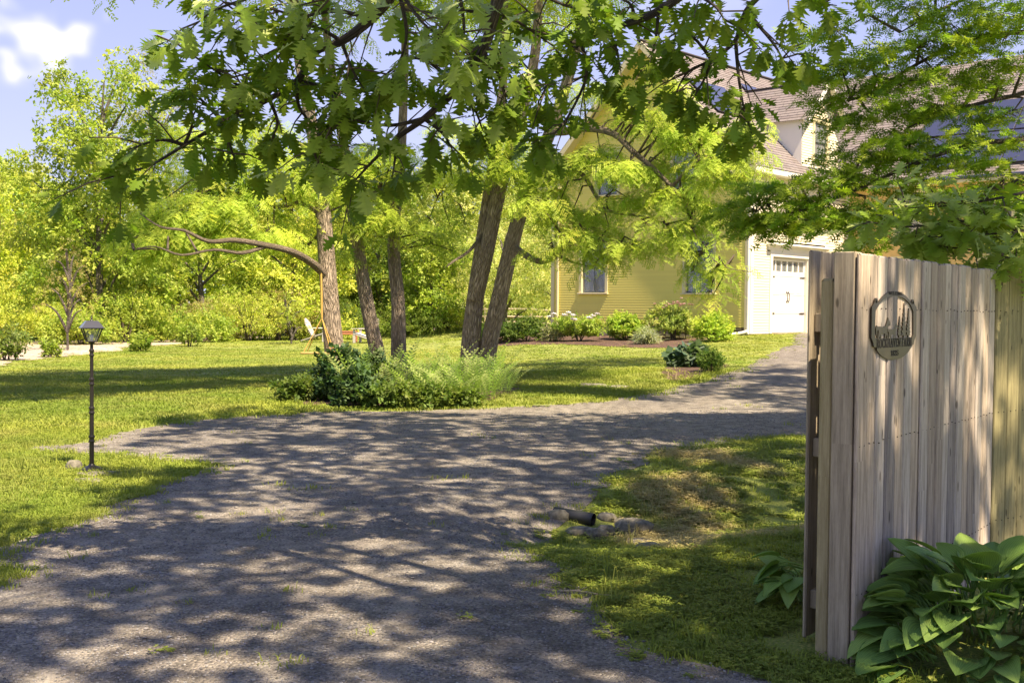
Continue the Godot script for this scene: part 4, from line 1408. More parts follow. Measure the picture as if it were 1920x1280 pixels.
func build_stones() -> void:
	var sm := mat("grey_rock", Color(1, 1, 1), 0.9)
	sm.albedo_texture = noise_tex(0.02, 5, [[0.2, lin(0.08, 0.075, 0.055)], [0.5, lin(0.17, 0.155, 0.115)], [0.8, lin(0.30, 0.275, 0.215)]], 512, FastNoiseLite.TYPE_SIMPLEX_SMOOTH, 15)
	sm.uv1_triplanar = true
	sm.uv1_world_triplanar = true
	sm.uv1_scale = Vector3.ONE * 1.7
	var rocks := []
	for k in 5: rocks.append(rock(k + 3))
	var g1 := "stones round the drain pipe"
	var list := [
		[Vector3(0.386, -0.088, -9.000), 0.055, 0.05, "rounded pale stone at the gravel edge, farthest left of the drain stones", g1],
		[Vector3(0.781, -0.115, -9.118), 0.055, 0.04, "pale rounded stone just above and right of the drain pipe", g1],
		[Vector3(0.541, -0.154, -8.742), 0.075, 0.035, "flat grey stone lying left below the drain pipe", g1],
		[Vector3(0.653, -0.172, -8.709), 0.07, 0.05, "dull stone directly below the mouth of the drain pipe", g1],
		[Vector3(0.742, -0.167, -8.796), 0.05, 0.05, "small dark rounded stone right of the pipe mouth", g1],
		[Vector3(0.972, -0.170, -8.929), 0.10, 0.07, "broad angular stone on the right of the drain hollow", g1],
		[Vector3(0.970, -0.198, -8.572), 0.11, 0.03, "long flat pale slab lowest right of the drain stones", g1],
		[Vector3(1.004, -0.131, -8.034), 0.085, 0.035, "low grey stone sunk in the grass past the flat slab", g1],
		[Vector3(0.912, -0.135, -9.096), 0.06, 0.03, "small buried stone above the broad angular one", g1],
		[Vector3(-4.138, 0.001, -10.753), 0.055, 0.07, "dark upright stone left of the lamp post base", "stones at the lamp post"],
		[Vector3(-3.939, 0.001, -10.388), 0.04, 0.025, "small stone in front of the lamp post base", "stones at the lamp post"],
		[Vector3(-3.774, 0.001, -10.499), 0.13, 0.022, "flat pale stone right of the lamp post base", "stones at the lamp post"],
		[Vector3(-3.750, 0.001, -10.077), 0.10, 0.02, "sunken flat stone nearest the viewer by the lamp post", "stones at the lamp post"],
		[Vector3(1.528, 0.136, -21.343), 0.2, 0.04, "flat brown stone in the lawn between fern bed and drive", "flat stones in the lawn"],
		[Vector3(1.974, 0.135, -20.984), 0.16, 0.035, "smaller flat stone right of the brown one in the lawn", "flat stones in the lawn"]]
	for i in list.size():
		var e: Array = list[i]
		var o := part("stone", rocks[i % 5], sm, self, Transform3D(Basis(Vector3.UP, rr(0, TAU)).scaled(Vector3(e[1] * 1.45, e[2] * 1.15, e[1])), e[0] + Vector3.UP * e[2] * 0.25))
		tag(o, e[3], "stone", e[4])
	# drain pipe
	var pm := mat("black_plastic", Color(0.025, 0.026, 0.026), 0.5)
	var a := Vector3(0.657, -0.083, -8.938)
	var b := a + Vector3(-0.30, 0.02, -0.16)
	var P := thing("drain_pipe", a, "end of a black drain pipe among stones by the drive", "pipe")
	var m := MB.new()
	var pts := []
	var rad := []
	for k in 30:
		pts.append((b - a) * (k / 29.0))
		rad.append(0.05 + 0.004 * (k % 2))
	m.tube(pts, rad, 14, false)
	part("outer_wall", m, pm, P)
	m = MB.new()
	m.tube([Vector3.ZERO, b - a], [0.044, 0.044], 14, false)
	part("inner_wall", m, pm, P)
	# fallen twig
	var tw := MB.new()
	tw.tube([Vector3(0.284, 0.017, -6.247), Vector3(0.377, 0.036, -6.180), Vector3(0.491, 0.024, -6.150), Vector3(0.592, 0.020, -6.142)], [0.006, 0.008, 0.006, 0.003], 6)
	tw.tube([Vector3(0.377, 0.036, -6.180), Vector3(0.426, 0.040, -6.253)], [0.005, 0.002], 5)
	tag(part("fallen_twig", tw, M.post_wood, self), "thin fallen twig on the gravel beside the grass", "twig")
	# soil heaps on the straw strip
	for e in [[Vector3(-13.540, 0.024, -35.545), 0.5, "small brown soil heap left of the lamp on the bare strip"], [Vector3(-13.478, 0.052, -37.502), 0.8, "wider brown soil heap right of the lamp on the bare strip"]]:
		tag(part("soil_heap", rocks[1], M.straw, self, Transform3D(Basis.from_scale(Vector3(e[1] * 0.75, 0.14, 0.5)), e[0])), e[2], "soil heap", "soil heaps on the bare strip")

# ---------- leaves and small plants ----------
func oak_leaf(L: float, curl: float, fold: float, asym := 0.0) -> ArrayMesh:
	# deeply lobed leaf with pointed tips, stalk at the origin, pointing along +x
	var prof := [[0.0, 0.0], [0.10, 0.05], [0.17, 0.22], [0.24, 0.08], [0.30, 0.13], [0.37, 0.38], [0.45, 0.125], [0.50, 0.155], [0.60, 0.47], [0.67, 0.14], [0.78, 0.34], [0.83, 0.10], [0.91, 0.16], [1.0, 0.0]]
	var b := MB.new()
	b.use_n = false
	for s: float in [-1.0, 1.0]:
		for i in prof.size() - 1:
			var x0: float = prof[i][0]
			var x1: float = prof[i + 1][0]
			var w0: float = prof[i][1] * (1.0 + asym * s)
			var w1: float = prof[i + 1][1] * (1.0 + asym * s)
			# lobes point forward
			var p0 := Vector3(x0 + 0.16 * w0, 0, s * w0)
			var p1 := Vector3(x1 + 0.16 * w1, 0, s * w1)
			var m0 := Vector3(x0, 0, 0)
			var m1 := Vector3(x1, 0, 0)
			var q := [m0, p0, p1, m1]
			for k in 4:
				q[k].y = -curl * q[k].x * q[k].x + fold * absf(q[k].z) - 0.35 * fold * sin(q[k].x * 9.0) * absf(q[k].z)
				q[k] *= L
			if w0 > 0.0: b.tri(q[0], q[1], q[2])
			b.tri(q[0], q[2], q[3])
	b.tri(Vector3(-0.28 * L, 0.05 * L, -0.012 * L), Vector3(-0.28 * L, 0.05 * L, 0.012 * L), Vector3(0.02 * L, 0, 0))
	return b.mesh()

func star_leaf(b: MB, o: Vector3, bs: Basis, L: float) -> void:
	# pin oak: thin lobes with wide gaps
	for s: float in [-1.0, 1.0]:
		for q in [[0.15, 0.38, 0.42], [0.45, 0.68, 0.46], [0.72, 0.9, 0.28]]:
			b.tri(o + bs * Vector3((q[0] - 0.05) * L, 0, 0), o + bs * Vector3(q[1] * L, 0.04 * L, s * q[2] * L), o + bs * Vector3((q[0] + 0.12) * L, 0, 0))
	b.tri(o + bs * Vector3(0, 0, -0.05 * L), o + bs * Vector3(0, 0, 0.05 * L), o + bs * Vector3(L, -0.05 * L, 0))

func leaflet(b: MB, o: Vector3, d: Vector3, side: Vector3, L: float, w: float) -> void:
	var m := o + d * L * 0.5
	b.tri(o, m + side * w, o + d * L)
	b.tri(o, o + d * L, m - side * w)

func locust_spray() -> ArrayMesh:
	var b := MB.new()
	b.use_n = false
	var p := Vector3.ZERO
	var d := Vector3(1, rr(0.0, 0.2), 0)
	for k in 9:
		var q := p + d.normalized() * 0.065
		b.tri(p + Vector3(0, 0.003, 0), p - Vector3(0, 0.003, 0), q)
		p = q
		d += Vector3(0, -0.09, rr(-0.12, 0.12))
		var s := 1.0 if k % 2 == 0 else -1.0
		var ld := (d.normalized() * 0.5 + Vector3(0, rr(-0.35, 0.15), s * rr(0.6, 1.0))).normalized()
		var lp := p
		var len := rr(0.16, 0.24)
		for m in 7:
			lp += ld * len / 7.0
			ld = (ld + Vector3(0, -0.07, 0)).normalized()
			var sd := ld.cross(Vector3.UP).normalized()
			for e: float in [-1.0, 1.0]:
				var dd := (sd * e + ld * 0.35 + Vector3(0, rr(-0.45, 0.2), 0)).normalized()
				leaflet(b, lp, dd, ld, rr(0.035, 0.052), 0.011)
	return b.mesh()

func leaf_clump(n: int, rad: float, L0: float, L1: float, wide := 0.5) -> ArrayMesh:
	# a bunch of plain leaves round a few short shoots
	var b := MB.new()
	b.use_n = false
	var shoots := []
	for k in maxi(3, n / 7):
		var q := rv(1.0)
		while q.length() > 1.0: q = rv(1.0)
		shoots.append(q)
	for k in n:
		var s: Vector3 = shoots[k % shoots.size()]
		var o := s * rad * (0.4 + 0.6 * rng.randf()) + rv(rad * 0.16)
		var d := (s * 0.7 + rv(0.8) + Vector3(0, -0.25, 0)).normalized()
		var up := (Vector3.UP + rv(0.7)).normalized()
		var side := d.cross(up).normalized()
		var L := rr(L0, L1)
		leaflet(b, o, d, side, L, L * wide * 0.5)
	return b.mesh()

func pin_spray() -> ArrayMesh:
	var b := MB.new()
	b.use_n = false
	var p := Vector3.ZERO
	var d := Vector3(1, 0.05, 0)
	for k in 8:
		var q := p + d.normalized() * 0.055
		b.tri(p + Vector3(0, 0.003, 0), p - Vector3(0, 0.003, 0), q)
		p = q
		d += Vector3(0, rr(-0.1, 0.05), rr(-0.2, 0.2))
		for e in 2:
			var x := (d.normalized() * 0.6 + Vector3(0, rr(-0.5, 0.35), rr(-1.2, 1.2))).normalized()
			var z := x.cross((Vector3.UP + rv(0.6)).normalized()).normalized()
			star_leaf(b, p, Basis(x, z.cross(x), z), rr(0.10, 0.15))
	return b.mesh()

func oak_clump() -> ArrayMesh:
	# the far side of the oak's crown: lobed leaves in whorls
	var b := MB.new()
	b.use_n = false
	for k in 4:
		var c := rv(0.22)
		for m in 6:
			var a := m * TAU / 6 + rr(-0.3, 0.3)
			var x := Vector3(cos(a), rr(-0.6, 0.15), sin(a)).normalized()
			var z := x.cross((Vector3.UP + rv(0.4)).normalized()).normalized()
			var y := z.cross(x)
			var L := rr(0.13, 0.18)
			for s: float in [-1.0, 1.0]:
				for q in [[0.1, 0.32, 0.3, 0.3], [0.3, 0.62, 0.42, 0.52], [0.55, 0.85, 0.3, 0.8]]:
					b.tri(c + x * q[0] * L, c + x * q[1] * L + z * s * q[2] * L - y * 0.04, c + x * q[3] * L)
			b.tri(c - z * 0.05 * L, c + z * 0.05 * L, c + x * L)
	return b.mesh()

func hosta_leaf(L: float, W: float, droop: float, cup: float, ribs := 6.0) -> ArrayMesh:
	# heart shaped, ribbed along its length, on a stalk
	var b := MB.new()
	var nu := 9
	var nv := 6
	for i in nu + 1:
		var t := float(i) / nu
		var w := W * pow(sin(PI * pow(clampf(t * 0.97 + 0.02, 0, 1), 0.62)), 0.8) * (1.0 if t < 0.98 else 0.0)
		for j in nv * 2 + 1:
			var s := (float(j) / nv) - 1.0
			var x := (t - 0.10 * absf(s) * (1.0 - t) * (1.0 - t)) * L
			var rib := 0.0045 * cos(s * ribs * PI) * (1.0 - t * 0.6) * (1.0 if i > 0 and i < nu else 0.0)
			var y := -droop * L * t * t + cup * absf(s) * w * (1.0 - 0.4 * t) + rib + 0.10 * L * t
			b.vert(Vector3(x, y, s * w), Vector3.UP, Vector2(t, s))
	var row := nv * 2 + 1
	for i in nu:
		for j in nv * 2:
			var a := i * row + j
			b.ix.append_array([a, a + 1, a + row, a + 1, a + row + 1, a + row])
	b.n = PackedVector3Array()
	b.use_n = false
	var sides := [Vector3(-0.9 * L, -0.5 * L, 0), Vector3(-0.35 * L, -0.06 * L, 0), Vector3(0.03 * L, 0, 0)]
	b.tube(sides, [0.006, 0.005, 0.003], 4, false)
	var st := SurfaceTool.new()
	st.create_from(b.mesh(), 0)
	st.generate_normals()
	return st.commit()

func frond(L: float, arch: float, pairs := 14) -> ArrayMesh:
	# ostrich fern frond: an arching rib with tapering leaflets both sides
	var b := MB.new()
	b.use_n = false
	var p := Vector3.ZERO
	var an := deg_to_rad(84)
	for k in pairs + 3:
		var t := float(k) / (pairs + 2)
		var d := Vector3(cos(an), sin(an), 0)
		var q := p + d * L / (pairs + 2)
		b.tri(p + Vector3(0, 0, 0.004), p - Vector3(0, 0, 0.004), q)
		if k >= 2:
			var w := 0.15 * L * sin(PI * pow(clampf((t - 0.05) / 0.98, 0, 1), 0.75)) + 0.01
			for s: float in [-1.0, 1.0]:
				var e := (Vector3(0, 0, s) + d * 0.5 + Vector3(-d.y, d.x, 0) * rr(0.0, 0.25)).normalized()
				leaflet(b, q, e, d, w * rr(0.9, 1.1), 0.3 * L / (pairs + 2))
		p = q
		an -= arch / (pairs + 2) * (0.4 + 1.4 * t)
	return b.mesh()

func tint(c: Color, v := 0.2) -> Color:
	var k := rr(1.0 - v, 1.0 + v)
	return Color(c.r * k * rr(0.9, 1.12), c.g * k, c.b * k * rr(0.8, 1.2))

func bush(called: String, at: Vector3, r: Vector3, label: String, category: String, group: String, m: Mesh, n: int, c0: Color, c1: Color, s0 := 0.8, s1 := 1.2) -> Node3D:
	# stems, then leaf clumps through a lumpy dome, denser towards its outside
	var B := thing(called, at, label, category, group)
	var st := MB.new()
	for k in 9:
		var a := rr(0, TAU)
		var e := Vector3(cos(a) * r.x * rr(0.2, 0.7), r.y * rr(0.9, 1.5), sin(a) * r.z * rr(0.2, 0.7))
		st.tube([Vector3(cos(a) * 0.05, -0.03, sin(a) * 0.05), e * 0.5 + Vector3(0, 0.1 * r.y, 0), e], [0.02 * r.y + 0.004, 0.014 * r.y + 0.003, 0.003], 5)
	tag(part("stems", st, M.twig, B), "", "", "", "stuff")
	var lumps := []
	for k in 7: lumps.append([rv(1.0).normalized(), rr(0.75, 1.15)])
	var xs := []
	var cs := []
	while xs.size() < n:
		var d := rv(1.0)
		if d.length() > 1.0 or d.length() < 0.05: continue
		d = d.normalized()
		if d.y < -0.65: continue
		var k := 1.0
		for l in lumps: k += (l[1] - 1.0) * pow(maxf(0.0, d.dot(l[0])), 3.0) * 1.6
		var q := d * r * k * pow(rng.randf(), 0.3)
		var p := Vector3(q.x, r.y * 0.72 + q.y * 0.9, q.z)
		if p.y < 0.02: continue
		var s := rr(s0, s1)
		xs.append(Transform3D(Basis.from_euler(Vector3(rr(-0.5, 0.5), rr(0, TAU), rr(-0.5, 0.5))).scaled(Vector3.ONE * s), p))
		cs.append(tint(c0.lerp(c1, rng.randf())))
	many("foliage", m, M.leaf, B, xs, cs).set_meta("kind", "stuff")
	return B

func build_hostas() -> void:
	var hm := leaf_mat("hosta_leaf", Color(1, 1, 1), Color(0.35, 0.4, 0.2), 0.42)
	var tones := [Color(0.27, 0.43, 0.10), Color(0.34, 0.50, 0.125), Color(0.21, 0.36, 0.09)]
	var vp := Image.create(16, 256, false, Image.FORMAT_RGB8)
	for j in 256:
		var s := absf(fmod(j / 128.0, 2.0) - 1.0)
		var v := 0.80 + 0.20 * absf(cos((j / 128.0) * 9.0 * PI))
		if j < 3 or j > 252: v = 1.0
		for i in 16: vp.set_pixel(i, j, Color(v, v, v * 0.97))
	var veins := ImageTexture.create_from_image(vp)
	var mats := []
	for k in 3:
		var m := leaf_mat("hosta_%d" % k, tones[k], Color(0.3, 0.35, 0.15), 0.4)
		m.vertex_color_use_as_albedo = false
		m.albedo_texture = veins
		m.uv1_scale = Vector3(1, 0.5, 1)
		mats.append(m)
	var vars := []
	for k in 6: vars.append(hosta_leaf(rr(0.145, 0.18), rr(0.066, 0.082), rr(0.25, 0.6), rr(0.12, 0.5), 6.0))
	var H := thing("hosta", gv(2.14, -5.1), "large green hosta with ribbed heart shaped leaves against the plank fence", "plant")
	var spots := []
	for k in 165:
		var ring := sqrt((k + 0.5) / 165.0)
		var a := k * 2.39996
		spots.append([ring, a])
	for k in 70: spots.append([rr(0.75, 1.15), k * 2.39996 + 1.0])
	for e in spots:
		var ring: float = e[0]
		var a: float = e[1] + rr(-0.2, 0.2)
		var r := 0.05 + ring * 0.46
		var y := maxf(0.05, 0.43 - 0.33 * ring * ring + rr(-0.05, 0.05))
		var pitch := lerpf(1.0, 0.05, ring) + rr(-0.25, 0.25)
		var bs := Basis(Vector3.UP, -a) * Basis(Vector3(0, 0, 1), pitch) * Basis(Vector3(1, 0, 0), rr(-0.5, 0.5))
		var p := Vector3(cos(a) * r * 1.15, y, sin(a) * r * 0.9)
		# keep clear of the boards behind
		var w := H.position + p
		var off := (w.x - 1.5) * 0.8 + (w.z + 4.97) * 0.6
		if off < 0.12: p += Vector3(0.8, 0, 0.6) * (0.12 - off)
		part("leaf", vars[rng.randi() % 6], mats[rng.randi() % 3], H, Transform3D(bs.scaled(Vector3.ONE * rr(0.8, 1.15)), p))
	var H2 := thing("hosta", gv(1.53, -5.95), "small hosta mostly hidden behind the open gate", "plant")
	for k in 16:
		var a := rr(PI * 0.55, PI * 1.5)
		var bs := Basis(Vector3.UP, -a) * Basis(Vector3(0, 0, 1), rr(-0.5, 0.5)) * Basis(Vector3(1, 0, 0), rr(-0.4, 0.4))
		part("leaf", vars[k % 6], mats[k % 3], H2, Transform3D(bs.scaled(Vector3.ONE * rr(0.8, 1.05)), Vector3(cos(a) * 0.12, rr(0.08, 0.3), sin(a) * 0.12)))

func build_fern_bed() -> void:
	var fr := []
	for k in 6: fr.append(frond(rr(0.85, 1.05), rr(0.5, 1.15)))
	var cols := [Color(0.12, 0.21, 0.026), Color(0.17, 0.27, 0.034), Color(0.085, 0.16, 0.024)]
	var mats := []
	for k in 3:
		var m := leaf_mat("fern_%d" % k, cols[k], Color(0.6, 0.7, 0.25), 0.6)
		m.vertex_color_use_as_albedo = false
		mats.append(m)
	var list := [[672, 758, 0.98, "fern at the left end of the row, over the dark leafy plants"], [728, 738, 0.95, "fern right in front of the second leaning trunk"], [757, 732, 1.0, "fern at the foot of the third upright trunk"], [800, 735, 0.9, "fern just right of the third trunk, partly behind others"], [838, 742, 1.0, "fern midway between the third trunk and the twin trunks"], [822, 757, 0.95, "front fern with upright fronds in the middle of the bed"], [870, 750, 1.0, "fern in front of the twin trunks' left stem"], [852, 762, 0.9, "low front fern near the middle of the bed edge"], [905, 748, 1.05, "tall pale fern in front of the twin trunks' right stem"], [888, 760, 1.0, "bright front fern below the twin trunks"], [930, 742, 0.95, "fern at the right end of the bed, fronds leaning right"], [915, 758, 0.85, "low fern at the right front corner of the bed"], [700, 728, 0.9, "dark fern between the first and second trunks"], [780, 752, 0.85, "short fern front of the third trunk among low leaves"], [955, 738, 0.7, "smallest fern at the far right tip of the bed"]]
	var where := [Vector3(-2.387, 0.058, -17.756), Vector3(-2.049, 0.078, -18.930), Vector3(-1.823, 0.082, -19.256), Vector3(-1.413, 0.081, -18.969), Vector3(-1.061, 0.077, -18.724), Vector3(-1.146, 0.043, -17.871), Vector3(-0.768, 0.068, -18.445), Vector3(-0.887, 0.034, -17.712), Vector3(-0.470, 0.076, -18.588), Vector3(-0.596, 0.043, -17.943), Vector3(-0.257, 0.094, -18.952), Vector3(-0.374, 0.057, -18.207), Vector3(-2.360, 0.081, -19.446), Vector3(-1.516, 0.056, -18.082), Vector3(-0.100, 0.105, -19.296)]
	for i in list.size():
		var F := thing("fern", where[i], list[i][3], "fern", "ferns under the locust trees", rr(0, TAU))
		for k in 9:
			var a := TAU * k / 9 + rr(-0.2, 0.2)
			var s: float = list[i][2] * rr(0.8, 1.1)
			part("frond", fr[rng.randi() % 6], mats[(i + rng.randi() % 2) % 3], F, Transform3D((Basis(Vector3.UP, a) * Basis(Vector3(0, 0, 1), rr(-0.35, 0.05)) * Basis(Vector3(1, 0, 0), rr(-0.15, 0.15))).scaled(Vector3.ONE * s), Vector3(cos(-a) * 0.05, -0.02, sin(-a) * 0.05)))
	var lc := [leaf_clump(34, 0.13, 0.06, 0.11, 0.7), leaf_clump(34, 0.12, 0.05, 0.08, 0.6)]
	var g := "leafy plants in the fern bed"
	bush("leafy_plant", Vector3(-2.718, 0.070, -18.185), Vector3(0.42, 0.48, 0.4), "dark broad leaved plant at the foot of the left trunk", "plant", g, lc[0], 90, Color(0.07, 0.13, 0.05), Color(0.13, 0.21, 0.09))
	bush("leafy_plant", Vector3(-2.344, 0.046, -17.321), Vector3(0.36, 0.36, 0.3), "dark broad leaved plant below the leftmost fern", "plant", g, lc[0], 70, Color(0.08, 0.14, 0.055), Color(0.14, 0.22, 0.09))
	bush("leafy_plant", Vector3(-2.338, 0.078, -18.899), Vector3(0.4, 0.45, 0.3), "dark broad leaved plant behind the leftmost fern", "plant", g, lc[0], 80, Color(0.08, 0.14, 0.055), Color(0.15, 0.22, 0.10))
	bush("leafy_plant", Vector3(-1.949, 0.037, -17.275), Vector3(0.36, 0.26, 0.26), "low green plant at the bed edge under the second trunk", "plant", g, lc[1], 80, Color(0.12, 0.19, 0.04), Color(0.20, 0.28, 0.06))
	bush("leafy_plant", Vector3(-1.634, 0.032, -17.282), Vector3(0.36, 0.24, 0.26), "low green plant at the bed edge under the third trunk", "plant", g, lc[1], 80, Color(0.14, 0.21, 0.04), Color(0.24, 0.30, 0.07))
	bush("leafy_plant", Vector3(-1.337, 0.030, -17.422), Vector3(0.36, 0.25, 0.26), "low green plant at the bed edge in the middle of the row", "plant", g, lc[1], 80, Color(0.12, 0.19, 0.04), Color(0.22, 0.29, 0.06))
	bush("leafy_plant", Vector3(-0.752, 0.031, -17.665), Vector3(0.34, 0.2, 0.24), "low green plant at the bed edge below the twin trunks", "plant", g, lc[1], 60, Color(0.14, 0.21, 0.04), Color(0.22, 0.29, 0.06))
	bush("leafy_plant", Vector3(-3.384, 0.070, -18.102), Vector3(0.42, 0.22, 0.3), "low sprawling plant on the grass left of the fern bed", "plant", g, lc[1], 70, Color(0.09, 0.15, 0.03), Color(0.18, 0.23, 0.05))
	bush("leafy_plant", Vector3(-3.181, 0.077, -18.912), Vector3(0.42, 0.25, 0.3), "low plant on the mulch left of the first trunk", "plant", g, lc[1], 70, Color(0.09, 0.15, 0.03), Color(0.18, 0.23, 0.05))

func flowers_on(B: Node3D, n: int, r: Vector3, rad: float, m: Material, called := "flower") -> void:
	for k in n:
		var a := rr(0, TAU)
		var p := Vector3(cos(a) * r.x * rr(0.2, 1.0), r.y * rr(1.3, 1.75), absf(sin(a)) * r.z)
		var b := MB.new()
		b.use_n = false
		for q in 16:
			var t := q * 2.4
			var d := Vector3(cos(t), 0.3 + 0.9 * (q / 16.0), sin(t)).normalized()
			leaflet(b, p, d, d.cross(Vector3.UP).normalized(), rad * rr(0.8, 1.1), rad * 0.45)
		part(called, b, m, B)
		var s := MB.new()
		s.tube([Vector3(p.x * 0.6, r.y * 0.5, p.z * 0.6), p], [0.005, 0.004], 4)
		part("stalk", s, M.green_stalk, B)

func build_flower_bed() -> void:
	var pet := mat("white_petal", Color(0.80, 0.77, 0.76), 0.6)
	var pink := mat("pale_pink_petal", Color(0.66, 0.46, 0.44), 0.6)
	var lc := [leaf_clump(40, 0.16, 0.07, 0.12, 0.4), leaf_clump(40, 0.16, 0.06, 0.1, 0.45), leaf_clump(30, 0.2, 0.12, 0.24, 0.12)]
	var g := "shrubs in the bed along the yellow wall"
	var b := bush("flowering_shrub", Vector3(2.125, 0.554, -36.338), Vector3(0.95, 0.5, 0.6), "loose peony bush with big white flowers under the left window", "shrub", g, lc[0], 150, Color(0.30, 0.42, 0.07), Color(0.52, 0.60, 0.13))
	flowers_on(b, 11, Vector3(0.95, 0.5, 0.6), 0.13, pet)
	bush("round_shrub", Vector3(3.689, 0.580, -37.199), Vector3(0.68, 0.6, 0.6), "dense rounded green shrub between the two lower windows", "shrub", g, lc[1], 190, Color(0.30, 0.44, 0.06), Color(0.50, 0.60, 0.11))
	b = bush("flowering_shrub", Vector3(5.250, 0.596, -37.158), Vector3(0.85, 0.82, 0.65), "tall shrub with faded pinkish flowers below the right window", "shrub", g, lc[0], 200, Color(0.30, 0.40, 0.08), Color(0.52, 0.58, 0.18))
	flowers_on(b, 20, Vector3(0.7, 0.78, 0.5), 0.07, pink)
	bush("round_shrub", Vector3(5.943, 0.659, -33.960), Vector3(0.68, 0.6, 0.6), "bright rounded shrub nearest the house corner downspout", "shrub", g, lc[1], 190, Color(0.34, 0.48, 0.06), Color(0.56, 0.66, 0.11))
	bush("spiky_plant", Vector3(4.032, 0.554, -34.186), Vector3(0.42, 0.28, 0.4), "low silvery spiky plant between the round shrub and tall shrub", "plant", g, lc[2], 60, Color(0.34, 0.38, 0.22), Color(0.46, 0.48, 0.30))
	bush("spiky_plant", Vector3(1.369, 0.540, -36.586), Vector3(0.34, 0.28, 0.3), "dry spiky plant at the left house corner", "plant", g, lc[2], 40, Color(0.34, 0.36, 0.18), Color(0.48, 0.46, 0.28))
	bush("green_shrub", Vector3(0.438, 0.505, -37.483), Vector3(0.8, 0.5, 0.5), "green shrub left of the house corner by the rail fence", "shrub", g, lc[1], 130, Color(0.09, 0.16, 0.035), Color(0.20, 0.28, 0.06))
	bush("green_shrub", Vector3(-0.448, 0.437, -38.294), Vector3(0.85, 0.4, 0.5), "low dark shrub just right of the twin trunks", "shrub", g, lc[1], 120, Color(0.08, 0.14, 0.03), Color(0.18, 0.25, 0.05))
	# by the drive
	var bl := leaf_clump(16, 0.16, 0.14, 0.22, 0.75)
	bush("blue_hosta", Vector3(3.922, 0.338, -24.895), Vector3(0.40, 0.34, 0.36), "blue green hosta in the small bed beside the drive", "plant", "", bl, 60, Color(0.10, 0.16, 0.10), Color(0.19, 0.26, 0.17))
	bush("round_shrub", Vector3(4.032, 0.329, -23.175), Vector3(0.25, 0.28, 0.25), "small dark green ball shrub beside the blue hosta", "shrub", "", leaf_clump(40, 0.08, 0.03, 0.05, 0.5), 110, Color(0.09, 0.17, 0.03), Color(0.17, 0.26, 0.045))
	for e in [[Vector3(3.000, 0.237, -21.884), "thin wooden stake at the left end of the drive side bed"], [Vector3(3.138, 0.234, -21.777), "thin wooden stake in front of the drive side bed"]]:
		var s := MB.new()
		s.box(Vector3(0, 0.06, 0), Vector3(0.018, 0.2, 0.012), 0.003)
		tag(part("wooden_stake", s, M.new_wood, self, Transform3D(Basis(Vector3(0, 0, 1), rr(-0.1, 0.1)), e[0])), e[1], "stake", "stakes in the drive side bed")
	# young shrubs on the bare strip
	var yl := leaf_clump(36, 0.2, 0.08, 0.13, 0.5)
	var yg := "young shrubs planted on the bare strip"
	var y0 := Color(0.24, 0.34, 0.06)
	var y1 := Color(0.40, 0.48, 0.09)
	bush("young_shrub", Vector3(-14.017, 0.002, -31.527), Vector3(0.55, 0.5, 0.5), "leafy young shrub cut by the left picture edge on the bare strip", "shrub", yg, yl, 60, Color(0.14, 0.22, 0.05), Color(0.28, 0.34, 0.09))
	bush("young_shrub", Vector3(-13.618, 0.008, -33.565), Vector3(0.28, 0.34, 0.28), "small bright young shrub left of the lamp on the bare strip", "shrub", yg, yl, 24, y0, y1)
	bush("young_shrub", Vector3(-12.143, 0.056, -37.286), Vector3(0.36, 0.34, 0.34), "round young shrub right of the lamp at the lawn edge", "shrub", yg, yl, 34, y0, y1)
	bush("young_shrub", Vector3(-11.572, 0.101, -40.812), Vector3(0.38, 0.52, 0.36), "upright young shrub farthest right on the bare strip", "shrub", yg, yl, 36, y0, y1)

# ---------- trees ----------
func limb(called: String, T: Node3D, path: Array, r0: float, r1: float, m: Material, sides := 9, wob := 0.06, vs := 0.8) -> Array:
	var p := smooth_path(path, 4)
	var b := MB.new()
	b.tube(p, taper(p.size(), r0, r1, 0.9), sides, true, vs, wob, rng.randi() % 50)
	part(called, b, m, T, Transform3D(Basis.IDENTITY, -T.position))
	return p

func pads_to(pads: Array, per: float, tilt: float, bend: Vector3, xs: Array, cs: Array, c0: Color, c1: Color, s0: float, s1: float, twigs: MB = null, from: Array = []) -> void:
	# fill flattened pads [centre, radius, height, count factor] with sprays that point outwards and hang a little
	for pd in pads:
		var c: Vector3 = pd[0]
		var r: float = pd[1]
		var h: float = pd[2]
		var n := int(per * r * r * (pd[3] if pd.size() > 3 else 1.0)) + 2
		if twigs and from.size():
			var best: Vector3 = from[0]
			for q in from:
				if q.distance_squared_to(c) < best.distance_squared_to(c): best = q
			var mid := (best + c) * 0.5 + rv(0.12) + Vector3(0, 0.12, 0)
			twigs.tube([best, mid, c], [0.022, 0.014, 0.007], 5, false)
		for k in n:
			var d := rv(1.0)
			while d.length() > 1.0: d = rv(1.0)
			d = d * (0.55 + 0.45 * rng.randf())
			var p := c + Vector3(d.x * r, d.y * h, d.z * r)
			var o := Vector3(d.x, 0, d.z) + rv(0.35) + bend
			var a := atan2(-o.z, o.x)
			var s := rr(s0, s1)
			xs.append(Transform3D((Basis(Vector3.UP, a) * Basis(Vector3(0, 0, 1), -tilt + rr(-0.3, 0.3)) * Basis(Vector3(1, 0, 0), rr(-0.5, 0.5))).scaled(Vector3.ONE * s), p))
			cs.append(tint(c0.lerp(c1, rng.randf()), 0.18))
			if twigs and k % 3 == 0: twigs.tube([c + rv(0.05), (c + p) * 0.5 + Vector3(0, 0.03, 0), p], [0.007, 0.005, 0.003], 4, false)

